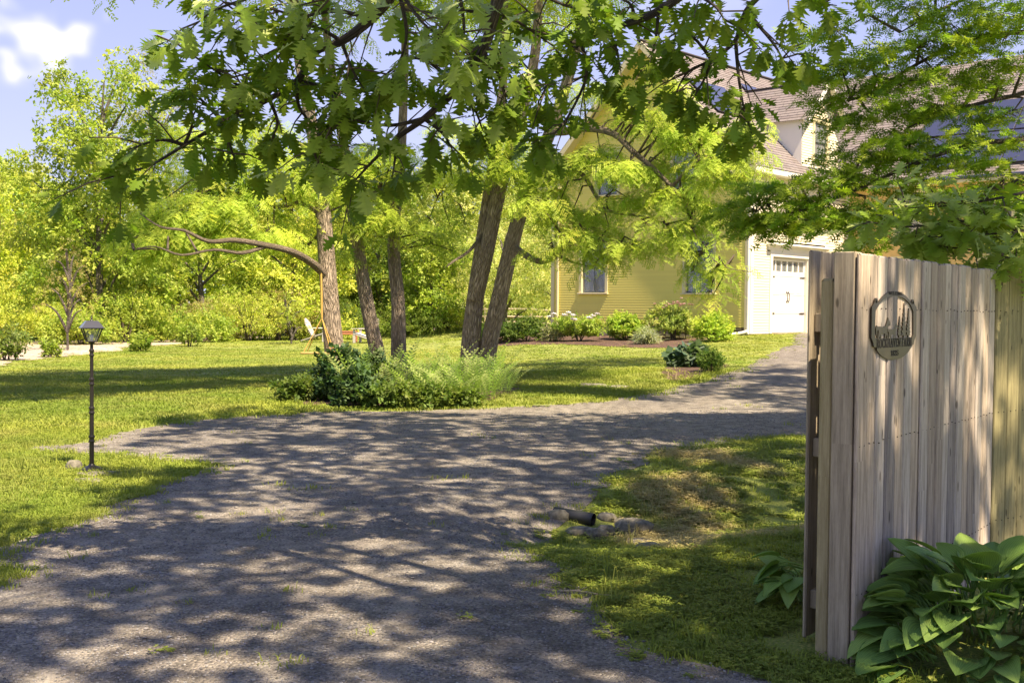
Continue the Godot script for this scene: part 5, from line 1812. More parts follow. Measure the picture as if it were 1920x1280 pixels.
func spread(called: String, T: Node3D, meshes: Array, m: Material, xs: Array, cs: Array) -> void:
	var k := meshes.size()
	for i in k:
		var a := []
		var c := []
		for j in range(i, xs.size(), k):
			a.append(xs[j])
			c.append(cs[j])
		if a.size():
			var o := many(called, meshes[i], m, T, a, c)
			o.position = -T.position
			o.set_meta("kind", "stuff")

func build_locusts() -> void:
	var sprays := []
	for k in 4: sprays.append(locust_spray())
	var c0 := Color(0.33, 0.47, 0.05)
	var c1 := Color(0.58, 0.67, 0.10)
	var bm: Material = M.locust_bark
	# each: base, stems (first is the trunk), limbs, pads
	var trees := [
		{"l": "leftmost locust tree, straight trunk with a long limb reaching left", "stems": [[[Vector3(-3.160, -0.055, -20.500), Vector3(-3.172, 0.474, -20.500), Vector3(-3.263, 1.337, -20.500), Vector3(-3.335, 2.294, -20.500), Vector3(-3.407, 3.248, -20.500), Vector3(-3.487, 3.914, -20.500), Vector3(-3.586, 4.579, -20.500), Vector3(-3.751, 5.355, -20.600), Vector3(-3.917, 6.232, -20.700), Vector3(-4.068, 7.690, -20.800), Vector3(-4.124, 9.596, -20.800)], 0.20, 0.07]],
			"limbs": [[[Vector3(-3.344, 2.102, -20.500), Vector3(-3.486, 2.305, -20.100), Vector3(-3.728, 2.493, -19.400), Vector3(-4.052, 2.574, -18.800), Vector3(-4.482, 2.634, -18.400), Vector3(-4.831, 2.595, -18.100), Vector3(-5.154, 2.747, -17.900), Vector3(-5.499, 2.795, -17.800), Vector3(-5.815, 2.999, -17.800)], 0.085, 0.008], [[Vector3(-4.052, 2.574, -18.800), Vector3(-4.376, 2.434, -18.500), Vector3(-4.772, 2.466, -18.200), Vector3(-5.224, 2.368, -18.000), Vector3(-5.613, 2.493, -17.900), Vector3(-5.947, 2.439, -17.900)], 0.04, 0.005], [[Vector3(-3.465, 3.247, -20.500), Vector3(-3.792, 3.407, -20.200), Vector3(-4.127, 3.311, -20.000), Vector3(-4.548, 3.546, -19.800), Vector3(-4.959, 3.659, -19.600)], 0.05, 0.012], [[Vector3(-3.565, 4.294, -20.500), Vector3(-4.099, 4.638, -20.300), Vector3(-4.598, 4.680, -20.000)], 0.05, 0.012], [[Vector3(-3.406, 2.942, -20.500), Vector3(-3.755, 2.688, -20.800), Vector3(-4.085, 2.501, -21.000)], 0.04, 0.01]],
			"pads": [[Vector3(-5.870, 2.878, -19.000), 0.6, 0.3], [Vector3(-5.484, 3.164, -19.200), 0.6, 0.3], [Vector3(-4.998, 3.140, -19.400), 0.6, 0.3], [Vector3(-4.501, 3.071, -19.600), 0.55, 0.3], [Vector3(-4.033, 3.200, -20.000), 0.55, 0.3], [Vector3(-5.895, 2.469, -18.800), 0.45, 0.22, 0.8], [Vector3(-5.428, 3.544, -19.000), 0.6, 0.3], [Vector3(-4.819, 3.728, -19.400), 0.65, 0.32], [Vector3(-4.229, 3.893, -19.600), 0.65, 0.32], [Vector3(-3.756, 3.853, -20.000), 0.55, 0.3], [Vector3(-5.217, 4.014, -19.200), 0.6, 0.3], [Vector3(-4.596, 4.344, -19.600), 0.6, 0.3], [Vector3(-3.945, 4.454, -20.000), 0.5, 0.3], [Vector3(-3.101, 3.929, -20.600), 0.5, 0.3], [Vector3(-3.001, 3.260, -20.600), 0.4, 0.25], [Vector3(-6.071, 3.211, -18.800), 0.5, 0.25], [Vector3(-6.267, 2.715, -18.600), 0.45, 0.25, 0.8], [Vector3(-4.415, 4.619, -19.600), 0.5, 0.25, 0.7], [Vector3(-5.606, 4.380, -19.000), 0.5, 0.25, 0.7]], "up": [Vector3(-3.6, 8.6, -20.2), Vector3(-5.6, 8.2, -18.9), Vector3(-4.6, 9.8, -21.6), Vector3(-6.4, 8.8, -21.0), Vector3(-4.4, 10.8, -19.6), Vector3(-5.0, 9.5, -14.4), Vector3(-6.2, 9.6, -16.4), Vector3(-7.2, 9.4, -17.6)]},
		{"l": "second locust trunk from the left, leaning left as it rises", "stems": [[[Vector3(-2.347, -0.125, -21.500), Vector3(-2.472, 0.429, -21.500), Vector3(-2.699, 1.433, -21.500), Vector3(-2.887, 2.535, -21.500), Vector3(-3.033, 3.435, -21.500), Vector3(-3.158, 4.332, -21.500), Vector3(-3.323, 5.327, -21.500), Vector3(-3.547, 6.739, -21.600), Vector3(-3.678, 8.922, -21.600)], 0.165, 0.06]],
			"limbs": [[[Vector3(-3.033, 3.435, -21.500), Vector3(-2.597, 3.708, -21.200), Vector3(-2.229, 3.594, -21.000)], 0.04, 0.01], [[Vector3(-2.877, 2.636, -21.500), Vector3(-3.173, 2.892, -21.800), Vector3(-3.459, 2.840, -22.000)], 0.03, 0.01]],
			"pads": [[Vector3(-2.669, 3.492, -21.000), 0.45, 0.25], [Vector3(-2.373, 3.202, -21.000), 0.4, 0.2], [Vector3(-3.229, 2.632, -21.500), 0.4, 0.25, 0.7], [Vector3(-2.674, 4.272, -21.000), 0.45, 0.25, 0.8], [Vector3(-2.969, 4.561, -21.000), 0.5, 0.25], [Vector3(-2.283, 4.373, -21.000), 0.5, 0.25], [Vector3(-2.617, 3.032, -21.400), 0.4, 0.25, 0.7]], "up": [Vector3(-3.0, 9.6, -21.8), Vector3(-4.2, 8.4, -22.6), Vector3(-2.6, 8.2, -23.0)]},
		{"l": "third locust trunk from the left, slim and upright", "stems": [[[Vector3(-2.175, -0.162, -22.000), Vector3(-2.193, 0.921, -22.000), Vector3(-2.209, 1.744, -22.000), Vector3(-2.297, 2.667, -22.000), Vector3(-2.262, 3.589, -22.000), Vector3(-2.185, 4.203, -22.000), Vector3(-2.132, 5.427, -22.000), Vector3(-2.101, 6.849, -22.000), Vector3(-2.058, 9.478, -22.000)], 0.16, 0.06]],
			"limbs": [[[Vector3(-2.203, 3.876, -22.000), Vector3(-1.909, 3.898, -21.800), Vector3(-1.539, 3.860, -21.600), Vector3(-1.224, 3.722, -21.400)], 0.05, 0.012], [[Vector3(-2.256, 2.667, -22.000), Vector3(-2.713, 2.859, -22.200), Vector3(-3.153, 2.470, -22.400)], 0.03, 0.01]],
			"pads": [[Vector3(-1.636, 3.457, -21.600), 0.45, 0.25], [Vector3(-1.231, 3.160, -21.600), 0.45, 0.25, 0.8], [Vector3(-1.744, 4.359, -21.600), 0.5, 0.25], [Vector3(-2.446, 4.052, -21.600), 0.4, 0.25], [Vector3(-1.026, 3.843, -21.400), 0.5, 0.25], [Vector3(-1.341, 2.767, -21.800), 0.4, 0.2, 0.5]], "up": [Vector3(-1.8, 9.2, -22.6), Vector3(-2.6, 10.4, -21.0), Vector3(-0.8, 8.4, -23.4)]},
		{"l": "big locust with paired upright stems, left one of the twin trunks", "stems": [[[Vector3(-0.770, -0.055, -20.800), Vector3(-0.758, 0.872, -20.800), Vector3(-0.687, 1.651, -20.800), Vector3(-0.578, 2.526, -20.800), Vector3(-0.470, 3.398, -20.800), Vector3(-0.362, 4.269, -20.800), Vector3(-0.254, 5.233, -20.800), Vector3(-0.204, 5.928, -20.900), Vector3(-0.192, 8.654, -21.000)], 0.20, 0.06], [[Vector3(-0.685, 1.747, -20.700), Vector3(-0.475, 2.608, -20.500), Vector3(-0.291, 3.460, -20.400), Vector3(-0.108, 4.219, -20.400), Vector3(0.131, 5.072, -20.400), Vector3(0.313, 5.828, -20.400), Vector3(0.399, 6.676, -20.400), Vector3(0.436, 8.551, -20.400)], 0.15, 0.07]],
			"limbs": [[[Vector3(-0.548, 2.900, -20.600), Vector3(-0.770, 2.590, -20.200), Vector3(-1.041, 2.391, -20.000), Vector3(-1.147, 2.293, -19.900)], 0.04, 0.01], [[Vector3(-0.222, 4.218, -20.400), Vector3(-0.546, 4.441, -20.000), Vector3(-0.855, 4.453, -19.600)], 0.045, 0.012]],
			"pads": [[Vector3(-0.764, 4.454, -19.600), 0.5, 0.26], [Vector3(-0.404, 4.643, -19.800), 0.5, 0.26], [Vector3(-0.953, 4.087, -19.800), 0.45, 0.24], [Vector3(-0.307, 4.139, -19.800), 0.45, 0.24], [Vector3(0.197, 4.255, -19.600), 0.5, 0.26], [Vector3(-1.222, 4.650, -19.600), 0.45, 0.25, 0.8]], "up": [Vector3(-0.6, 9.0, -20.6), Vector3(0.6, 10.0, -21.4), Vector3(-1.4, 10.8, -20.0), Vector3(0.2, 8.2, -22.2)]},
		{"l": "locust trunk leaning right, right one of the twin trunks", "stems": [[[Vector3(-0.499, -0.060, -20.900), Vector3(-0.427, 0.875, -20.800), Vector3(-0.257, 1.654, -20.600), Vector3(-0.063, 2.512, -20.400), Vector3(0.120, 3.265, -20.300), Vector3(0.274, 3.822, -20.200), Vector3(0.580, 4.545, -20.000), Vector3(0.811, 5.177, -19.900), Vector3(1.019, 5.893, -19.800), Vector3(1.241, 6.872, -19.700), Vector3(1.472, 8.288, -19.600)], 0.175, 0.07]],
			"limbs": [[[Vector3(-0.017, 2.703, -20.400), Vector3(0.219, 2.515, -20.000), Vector3(0.490, 2.389, -19.600), Vector3(0.752, 2.487, -19.300), Vector3(0.893, 2.711, -19.100), Vector3(1.218, 2.763, -18.900), Vector3(1.634, 2.662, -18.600), Vector3(1.961, 2.525, -18.400)], 0.07, 0.014], [[Vector3(0.752, 2.487, -19.300), Vector3(1.013, 2.356, -19.100), Vector3(1.312, 2.280, -18.900)], 0.03, 0.008],
				[[Vector3(0.662, 4.685, -20.000), Vector3(0.877, 4.615, -19.600), Vector3(1.216, 4.610, -19.200), Vector3(1.629, 4.464, -18.800), Vector3(1.908, 4.146, -18.500), Vector3(2.232, 3.842, -18.300), Vector3(2.507, 3.526, -18.100), Vector3(2.707, 3.224, -18.000), Vector3(2.822, 2.842, -17.900)], 0.085, 0.014], [[Vector3(0.345, 4.017, -20.100), Vector3(0.704, 4.063, -19.700), Vector3(1.141, 3.865, -19.300), Vector3(1.394, 3.434, -19.000), Vector3(1.557, 3.198, -18.800), Vector3(2.051, 3.091, -18.500), Vector3(2.457, 2.951, -18.300)], 0.06, 0.012], [[Vector3(2.507, 3.526, -18.100), Vector3(2.890, 3.924, -17.900), Vector3(3.268, 4.024, -17.700), Vector3(3.659, 4.055, -17.600)], 0.03, 0.01], [[Vector3(2.822, 2.842, -17.900), Vector3(2.978, 2.505, -17.800), Vector3(3.295, 2.255, -17.700), Vector3(3.705, 2.173, -17.600)], 0.014, 0.005]],
			"pads": [[Vector3(0.426, 3.689, -19.400), 0.5, 0.26], [Vector3(0.865, 4.073, -19.200), 0.5, 0.26], [Vector3(0.776, 3.252, -19.000), 0.55, 0.26], [Vector3(1.297, 4.139, -19.000), 0.5, 0.24], [Vector3(1.297, 2.977, -18.800), 0.55, 0.26], [Vector3(1.713, 3.269, -18.600), 0.5, 0.24], [Vector3(1.796, 2.787, -18.500), 0.5, 0.22], [Vector3(0.870, 2.722, -19.000), 0.45, 0.2, 0.8], [Vector3(1.879, 3.875, -18.600), 0.45, 0.24], [Vector3(2.199, 4.067, -18.400), 0.5, 0.26], [Vector3(2.364, 4.538, -18.400), 0.55, 0.28], [Vector3(1.909, 4.867, -18.600), 0.5, 0.26, 0.8], [Vector3(2.729, 4.644, -18.000), 0.5, 0.26], [Vector3(2.819, 4.186, -18.000), 0.5, 0.26], [Vector3(3.158, 4.326, -17.800), 0.5, 0.26], [Vector3(3.084, 3.747, -17.800), 0.5, 0.26], [Vector3(2.481, 3.367, -18.200), 0.45, 0.22], [Vector3(2.275, 2.857, -18.200), 0.45, 0.2], [Vector3(2.799, 3.373, -17.800), 0.4, 0.22], [Vector3(2.970, 3.002, -17.800), 0.4, 0.26], [Vector3(2.727, 2.626, -17.800), 0.3, 0.2, 0.9], [Vector3(3.041, 2.665, -17.700), 0.28, 0.25, 0.9], [Vector3(2.899, 2.213, -17.800), 0.2, 0.2, 1.0], [Vector3(3.400, 2.211, -17.600), 0.2, 0.12, 1.0], [Vector3(3.135, 1.923, -17.700), 0.12, 0.12, 1.2], [Vector3(3.537, 3.973, -17.600), 0.4, 0.2, 0.8], [Vector3(3.571, 4.462, -17.600), 0.4, 0.2, 0.7], [Vector3(1.478, 2.453, -18.800), 0.35, 0.12, 0.7], [Vector3(1.531, 5.333, -18.800), 0.45, 0.24, 0.7], [Vector3(2.637, 5.184, -18.000), 0.45, 0.24, 0.7]], "up": [Vector3(1.4, 9.0, -20.4), Vector3(2.6, 8.2, -19.4), Vector3(2.0, 10.2, -19.6), Vector3(3.4, 9.2, -19.0), Vector3(1.2, 11.0, -21.0), Vector3(4.8, 9.6, -21.2), Vector3(5.6, 9.8, -23.0), Vector3(4.0, 10.2, -23.6), Vector3(6.4, 10.0, -24.6)]},
	]
	for t in trees:
		var base: Vector3 = t.stems[0][0][0]
		base.y = ground(base.x, base.z) - 0.05
		var T := thing("locust_tree", base, t.l, "tree", "locust trees over the fern bed")
		var from := []
		for i in t.stems.size():
			var s: Array = t.stems[i]
			from.append_array(limb("trunk" if i == 0 else "stem", T, s[0], s[1], s[2], bm, 16, 0.07, 0.55).slice(8))
		for l in t.limbs: from.append_array(limb("limb", T, l[0], l[1], l[2], bm, 8, 0.08, 1.2).slice(3))
		var tw := MB.new()
		var xs := []
		var cs := []
		var fine := []
		for pd in t.pads:
			for k in 3: fine.append([pd[0] + Vector3(rr(-0.8, 0.8) * pd[1], rr(-0.9, 0.9) * pd[2], rr(-0.8, 0.8) * pd[1] - 0.35), pd[1] * rr(0.5, 0.8), pd[2] * rr(0.5, 0.8), (pd[3] if pd.size() > 3 else 1.0)])
		pads_to(fine, 215.0, 0.35, Vector3(0, 0, 0.25), xs, cs, c0, c1, 0.5, 0.85, tw, from)
		for u: Vector3 in t.up:
			var st: Vector3 = from[0]
			for q: Vector3 in from:
				if q.distance_to(u) < st.distance_to(u): st = q
			from.append_array(limb("limb", T, [st, (st + u) * 0.5 + rv(0.3), u], 0.06, 0.015, bm, 7))
			var ups := []
			for k in 8: ups.append([u + Vector3(rr(-1.5, 1.5), rr(-0.7, 0.9), rr(-1.5, 1.5)), rr(0.5, 0.8), 0.3])
			pads_to(ups, 34.0, 0.3, Vector3.ZERO, xs, cs, c0, c1, 1.2, 1.7, tw, [u])
		tag(part("twigs", tw, M.twig, T, Transform3D(Basis.IDENTITY, -T.position)), "", "", "", "stuff")
		spread("crown", T, sprays, M.leaf, xs, cs)

func oak_leaves_on(paths: Array, step: float, out: Array, twigs: MB, hang: float, tw0 := 0.12, tw1 := 0.42, per := 6) -> void:
	for p: Array in paths:
		var run := 0.0
		var k := 0
		for i in range(1, p.size()):
			run += p[i].distance_to(p[i - 1])
			if run < step: continue
			run = 0.0
			k += 1
			var along: Vector3 = (p[i] - p[i - 1]).normalized()
			var n := 1 if rng.randf() < 0.45 else 2
			for q in n:
				var d := (along * rr(-0.1, 0.9) + Vector3(rr(-1, 1), rr(-0.75, 0.55), rr(-0.8, 0.8))).normalized()
				var e: Vector3 = p[i] + d * rr(tw0, tw1)
				twigs.tube([p[i], (p[i] + e) * 0.5 + Vector3(0, 0.02, 0), e], [0.006, 0.0045, 0.0028], 5, false)
				_whorl(e, d, out, hang, per)
		_whorl(p[-1], (p[-1] - p[-2]).normalized(), out, hang, per + 2)

func _whorl(e: Vector3, d: Vector3, out: Array, hang: float, n: int) -> void:
	var a0 := rr(0, TAU)
	var u := d.cross(Vector3.UP)
	if u.length() < 0.1: u = Vector3.RIGHT
	u = u.normalized()
	var w := u.cross(d)
	for k in n:
		var a := a0 + k * TAU / n + rr(-0.3, 0.3)
		var x := (d * rr(0.1, 0.8) + (u * cos(a) + w * sin(a)) * rr(0.6, 1.0) + Vector3(0, -hang * rr(0.3, 1.3), 0)).normalized()
		var up := (Vector3.UP + rv(0.45)).normalized()
		var z := x.cross(up)
		if z.length() < 0.1: continue
		z = z.normalized()
		out.append(Transform3D(Basis(x, z.cross(x), z).scaled(Vector3.ONE * rr(0.72, 1.12)), e - d * rr(0.0, 0.08) + x * 0.04))

func place_oak_leaves(T: Node3D, leaves: Array, kinds: Array, mats: Array, most: int) -> void:
	leaves.sort_custom(func(a, b): return a.origin.length_squared() < b.origin.length_squared())
	var rest := []
	var rc := []
	for i in leaves.size():
		if i < most: part("leaf", kinds[i % kinds.size()], mats[i % mats.size()], T, Transform3D(leaves[i].basis, leaves[i].origin - T.position))
		else:
			rest.append(leaves[i])
			rc.append(tint(Color(0.15, 0.24, 0.026).lerp(Color(0.23, 0.33, 0.034), rng.randf()), 0.15))
	if rest.size():
		for k in 2:
			var a := []
			var c := []
			for j in range(k, rest.size(), 2):
				a.append(rest[j])
				c.append(rc[j])
			var o := many("leaves", kinds[k], M.leaf, T, a, c)
			o.position = -T.position
			o.set_meta("kind", "stuff")

func build_red_oak() -> void:
	var kinds := []
	for k in 6: kinds.append(oak_leaf(rr(0.125, 0.155), rr(0.05, 0.4), rr(-0.15, 0.4), rr(-0.08, 0.08)))
	var mats := []
	for c in [Color(0.16, 0.255, 0.026), Color(0.225, 0.33, 0.032), Color(0.12, 0.205, 0.024)]:
		var m := leaf_mat("red_oak_leaf", c, Color(0.8, 0.9, 0.35), 0.42)
		m.vertex_color_use_as_albedo = false
		mats.append(m)
	var base := gv(8.2, 4.4)
	var T := thing("oak_tree", base, "large oak whose dark leafy branches hang across the top of the view", "tree")
	var bm: Material = M.oak_bark
	var hub := Vector3(7.0, 5.4, 3.0)
	limb("trunk", T, [base - Vector3(0, 0.1, 0), base + Vector3(-0.1, 1.6, -0.1), Vector3(7.7, 3.4, 3.7), hub, Vector3(6.5, 8.0, 2.2), Vector3(6.0, 11.0, 1.6), Vector3(5.6, 14.0, 1.0)], 0.38, 0.08, bm, 18, 0.06, 0.5)
	# low limbs that reach over the drive into the picture
	var A := limb("limb", T, [hub, Vector3(2.6, 4.9, -3.2), Vector3(0.047, 3.615, -5.900), Vector3(-0.062, 3.348, -6.200), Vector3(-0.120, 3.174, -6.300), Vector3(-0.179, 3.007, -6.400), Vector3(-0.322, 2.818, -6.500), Vector3(-0.519, 2.661, -6.600), Vector3(-0.682, 2.564, -6.700), Vector3(-0.834, 2.445, -6.800), Vector3(-0.944, 2.324, -6.800)], 0.055, 0.005, bm, 10)
	var B := limb("limb", T, [hub, Vector3(1.8, 5.0, -3.4), Vector3(-0.376, 3.557, -5.900), Vector3(-0.627, 3.272, -6.100), Vector3(-0.792, 3.153, -6.300), Vector3(-0.967, 3.052, -6.400), Vector3(-1.133, 3.011, -6.500), Vector3(-1.251, 2.871, -6.600), Vector3(-1.413, 2.765, -6.600), Vector3(-1.671, 2.631, -6.600), Vector3(-1.901, 2.495, -6.600), Vector3(-2.069, 2.364, -6.500), Vector3(-2.231, 2.291, -6.400)], 0.042, 0.004, bm, 10)
	var C := limb("limb", T, [hub, Vector3(3.3, 4.6, -3.4), Vector3(1.341, 3.713, -6.400), Vector3(0.990, 3.413, -6.600), Vector3(0.836, 3.316, -6.700), Vector3(0.707, 3.278, -6.800), Vector3(0.561, 3.254, -6.900), Vector3(0.405, 3.196, -7.000), Vector3(0.276, 3.065, -7.000), Vector3(0.148, 2.838, -7.000)], 0.042, 0.005, bm, 9)
	var D := limb("limb", T, [hub, Vector3(3.6, 4.4, -3.6), Vector3(1.811, 3.724, -6.600), Vector3(1.524, 3.505, -6.800), Vector3(1.389, 3.373, -6.900), Vector3(1.347, 3.221, -7.000), Vector3(1.203, 3.100, -7.000), Vector3(1.057, 3.024, -7.000), Vector3(0.978, 2.878, -7.000)], 0.032, 0.004, bm, 9)
	var subs := []
	var sp := [
		[Vector3(-0.105, 3.203, -6.300), Vector3(0.012, 3.196, -6.500), Vector3(0.136, 3.140, -6.600), Vector3(0.264, 3.078, -6.700)], [Vector3(-0.519, 2.661, -6.600), Vector3(-0.708, 2.603, -6.500), Vector3(-0.935, 2.615, -6.400), Vector3(-1.084, 2.539, -6.400)], [Vector3(-0.322, 2.818, -6.500), Vector3(-0.461, 2.930, -6.400), Vector3(-0.571, 2.937, -6.300), Vector3(-0.688, 2.848, -6.300)],
		[Vector3(-0.967, 3.052, -6.400), Vector3(-0.907, 2.896, -6.400), Vector3(-0.830, 2.768, -6.500)], [Vector3(-1.251, 2.871, -6.600), Vector3(-1.260, 2.739, -6.700), Vector3(-1.183, 2.631, -6.800), Vector3(-1.151, 2.537, -6.800)], [Vector3(-1.413, 2.765, -6.600), Vector3(-1.517, 2.787, -6.400), Vector3(-1.654, 2.868, -6.300), Vector3(-1.742, 2.925, -6.300)], [Vector3(-1.671, 2.631, -6.600), Vector3(-1.665, 2.517, -6.700), Vector3(-1.633, 2.425, -6.700)],
		[Vector3(-1.901, 2.495, -6.600), Vector3(-1.978, 2.495, -6.400), Vector3(-2.123, 2.426, -6.300)], [Vector3(-1.901, 2.495, -6.600), Vector3(-1.827, 2.608, -6.500), Vector3(-1.814, 2.725, -6.400)], [Vector3(-0.792, 3.153, -6.300), Vector3(-0.967, 3.168, -6.200), Vector3(-1.168, 3.138, -6.200), Vector3(-1.370, 3.179, -6.200), Vector3(-1.542, 3.077, -6.200)], [Vector3(-0.627, 3.272, -6.100), Vector3(-0.498, 3.091, -6.100), Vector3(-0.384, 3.008, -6.100)],
		[Vector3(0.405, 3.196, -7.000), Vector3(0.440, 3.002, -7.000), Vector3(0.345, 2.775, -7.000), Vector3(0.245, 2.629, -6.900), Vector3(0.147, 2.534, -6.800)], [Vector3(0.561, 3.254, -6.900), Vector3(0.625, 3.079, -6.900), Vector3(0.594, 2.919, -6.900)], [Vector3(0.836, 3.316, -6.700), Vector3(0.823, 3.161, -6.700), Vector3(0.778, 2.975, -6.700)],
		[Vector3(1.347, 3.221, -7.000), Vector3(1.367, 3.011, -7.000), Vector3(1.402, 2.817, -7.000), Vector3(1.454, 2.656, -7.000)], [Vector3(1.203, 3.100, -7.000), Vector3(1.156, 2.977, -7.000), Vector3(1.060, 2.814, -7.000)], [Vector3(1.389, 3.373, -6.900), Vector3(1.530, 3.160, -6.800), Vector3(1.595, 3.051, -6.800)], [Vector3(1.524, 3.505, -6.800), Vector3(1.715, 3.413, -6.800), Vector3(1.905, 3.383, -6.800)], [Vector3(-0.179, 3.007, -6.400), Vector3(-0.075, 2.865, -6.500), Vector3(-0.043, 2.715, -6.500)],
		[Vector3(-0.682, 2.564, -6.700), Vector3(-0.707, 2.447, -6.800), Vector3(-0.722, 2.336, -6.800)], [Vector3(-1.084, 2.539, -6.400), Vector3(-1.113, 2.420, -6.400), Vector3(-1.053, 2.332, -6.400)], [Vector3(0.990, 3.413, -6.600), Vector3(1.127, 3.296, -6.500), Vector3(1.189, 3.207, -6.500)], [Vector3(-0.301, 3.261, -6.100), Vector3(-0.271, 3.037, -6.100), Vector3(-0.326, 2.896, -6.100)], [Vector3(0.098, 3.321, -6.300), Vector3(0.279, 3.262, -6.400), Vector3(0.434, 3.260, -6.500)], [Vector3(-1.235, 3.280, -6.100), Vector3(-1.382, 3.182, -6.000), Vector3(-1.576, 3.111, -6.000), Vector3(-1.715, 2.999, -6.000)], [Vector3(-0.742, 3.257, -6.000), Vector3(-0.964, 3.186, -6.000), Vector3(-1.131, 3.143, -6.000)],
		[Vector3(-0.179, 3.007, -6.400), Vector3(-0.016, 3.016, -6.500), Vector3(0.108, 2.917, -6.600)], [Vector3(-0.322, 2.818, -6.500), Vector3(-0.228, 2.716, -6.600), Vector3(-0.181, 2.594, -6.600)], [Vector3(-0.519, 2.661, -6.600), Vector3(-0.411, 2.576, -6.600), Vector3(-0.354, 2.484, -6.700)], [Vector3(-0.627, 3.272, -6.100), Vector3(-0.586, 3.058, -6.200), Vector3(-0.644, 2.907, -6.300), Vector3(-0.773, 2.838, -6.400)], [Vector3(-1.133, 3.011, -6.500), Vector3(-1.265, 3.026, -6.400), Vector3(-1.413, 2.965, -6.400)], [Vector3(-1.413, 2.765, -6.600), Vector3(-1.364, 2.628, -6.600), Vector3(-1.409, 2.521, -6.600)], [Vector3(-1.251, 2.871, -6.600), Vector3(-1.088, 2.829, -6.600), Vector3(-0.950, 2.739, -6.600)], [Vector3(-0.120, 3.174, -6.300), Vector3(-0.276, 3.175, -6.200), Vector3(-0.391, 3.117, -6.200)], [Vector3(-0.967, 3.052, -6.400), Vector3(-1.099, 3.106, -6.300), Vector3(-1.225, 3.066, -6.200)], [Vector3(0.707, 3.278, -6.800), Vector3(0.665, 3.360, -6.700), Vector3(0.509, 3.405, -6.700)], [Vector3(0.405, 3.196, -7.000), Vector3(0.235, 3.179, -6.800), Vector3(0.073, 3.282, -6.600)], [Vector3(1.203, 3.100, -7.000), Vector3(1.071, 3.211, -6.900), Vector3(0.943, 3.241, -6.900)], [Vector3(-1.671, 2.631, -6.600), Vector3(-1.767, 2.728, -6.500), Vector3(-1.844, 2.828, -6.400)]]
	for s in sp: subs.append(limb("branch", T, s, 0.014, 0.003, bm, 6, 0.0, 2.0))
	var tw := MB.new()
	var lv := []
	oak_leaves_on([A.slice(13), B.slice(13), C.slice(12), D.slice(13)], 0.11, lv, tw, 0.75)
	oak_leaves_on(subs, 0.085, lv, tw, 0.8, 0.08, 0.34)
	tag(part("twigs", tw, M.twig, T, Transform3D(Basis.IDENTITY, -T.position)), "", "", "", "stuff")
	print("oak leaves ", lv.size())
	place_oak_leaves(T, lv, kinds, mats, 300)
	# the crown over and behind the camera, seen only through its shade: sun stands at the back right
	var to_sun := Vector3(sin(deg_to_rad(140.0)), tan(deg_to_rad(58.0)), -cos(deg_to_rad(140.0)))
	var clumps := [oak_clump(), oak_clump(), oak_clump()]
	var xs := []
	var cs := []
	var ctw := MB.new()
	var spots := [[-2.6, -4.6], [-1.2, -3.8], [0.4, -4.2], [1.8, -5.2], [-2.3, -6.4], [-0.9, -6.0], [0.5, -6.6], [2.0, -6.6], [-2.9, -8.4], [-1.5, -8.0], [0.0, -8.4], [1.3, -8.8], [2.9, -7.6], [-2.7, -10.4], [-1.2, -10.2], [0.3, -10.6], [1.7, -10.9], [-3.2, -12.8], [-1.7, -12.4], [-0.2, -12.8], [1.4, -13.0], [2.9, -12.6], [-3.6, -14.8], [-2.0, -15.0], [-0.4, -15.0], [1.2, -15.4], [2.8, -15.2], [2.6, -5.4], [3.4, -6.4], [1.6, -4.2], [4.2, -14.6], [3.3, -10.2]]
	var heads := []
	for s in spots:
		var h := rr(7.5, 11.0)
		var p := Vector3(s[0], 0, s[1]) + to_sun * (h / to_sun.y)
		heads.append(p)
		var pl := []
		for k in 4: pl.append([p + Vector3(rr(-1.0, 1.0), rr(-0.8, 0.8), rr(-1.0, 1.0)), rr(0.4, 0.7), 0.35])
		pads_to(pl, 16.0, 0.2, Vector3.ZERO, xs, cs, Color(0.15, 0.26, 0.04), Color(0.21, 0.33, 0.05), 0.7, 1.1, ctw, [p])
	# finer leafage between, with ragged holes that let spots of sun through
	var holes := FastNoiseLite.new()
	holes.seed = 77
	holes.frequency = 1.6
	holes.fractal_octaves = 2
	for k in 5400:
		var gx := rr(-4.3, 4.6)
		var gz := -rr(2.6, 16.8)
		if holes.get_noise_2d(gx * 1.25, gz * 0.8) > 0.25: continue
		if gx > -3.6 and gx < 1.3 and gz < -7.2 and gz > -9.0 and rng.randf() < 0.7: continue
		if gx < -3.2 and gz < -8.5 and gz > -13.5: continue
		var p := Vector3(gx, 0, gz) + to_sun * (rr(6.6, 9.6) / to_sun.y)
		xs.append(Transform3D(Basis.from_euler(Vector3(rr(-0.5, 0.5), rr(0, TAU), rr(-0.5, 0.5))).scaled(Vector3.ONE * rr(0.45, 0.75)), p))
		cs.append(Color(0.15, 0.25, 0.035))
		if k % 4 == 0:
			var near: Vector3 = heads[0]
			for q: Vector3 in heads:
				if q.distance_squared_to(p) < near.distance_squared_to(p): near = q
			ctw.tube([near, (near + p) * 0.5 + rv(0.15), p], [0.008, 0.006, 0.003], 4, false)
	for h: Vector3 in heads:
		var st := Vector3(6.4, clampf(h.y - 2.5, 6.0, 12.0), 2.0)
		limb("limb", T, [st, (st + h) * 0.5 + Vector3(rr(-0.4, 0.4), 0.5, rr(-0.4, 0.4)), h], 0.025, 0.01, bm, 6)
	tag(part("twigs", ctw, M.twig, T, Transform3D(Basis.IDENTITY, -T.position)), "", "", "", "stuff")
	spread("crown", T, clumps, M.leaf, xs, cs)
	# oak sapling looking over the fence
	var S := thing("oak_sapling", gv(4.0, -7.9), "young oak whose large leaves spill over the top of the fence", "tree")
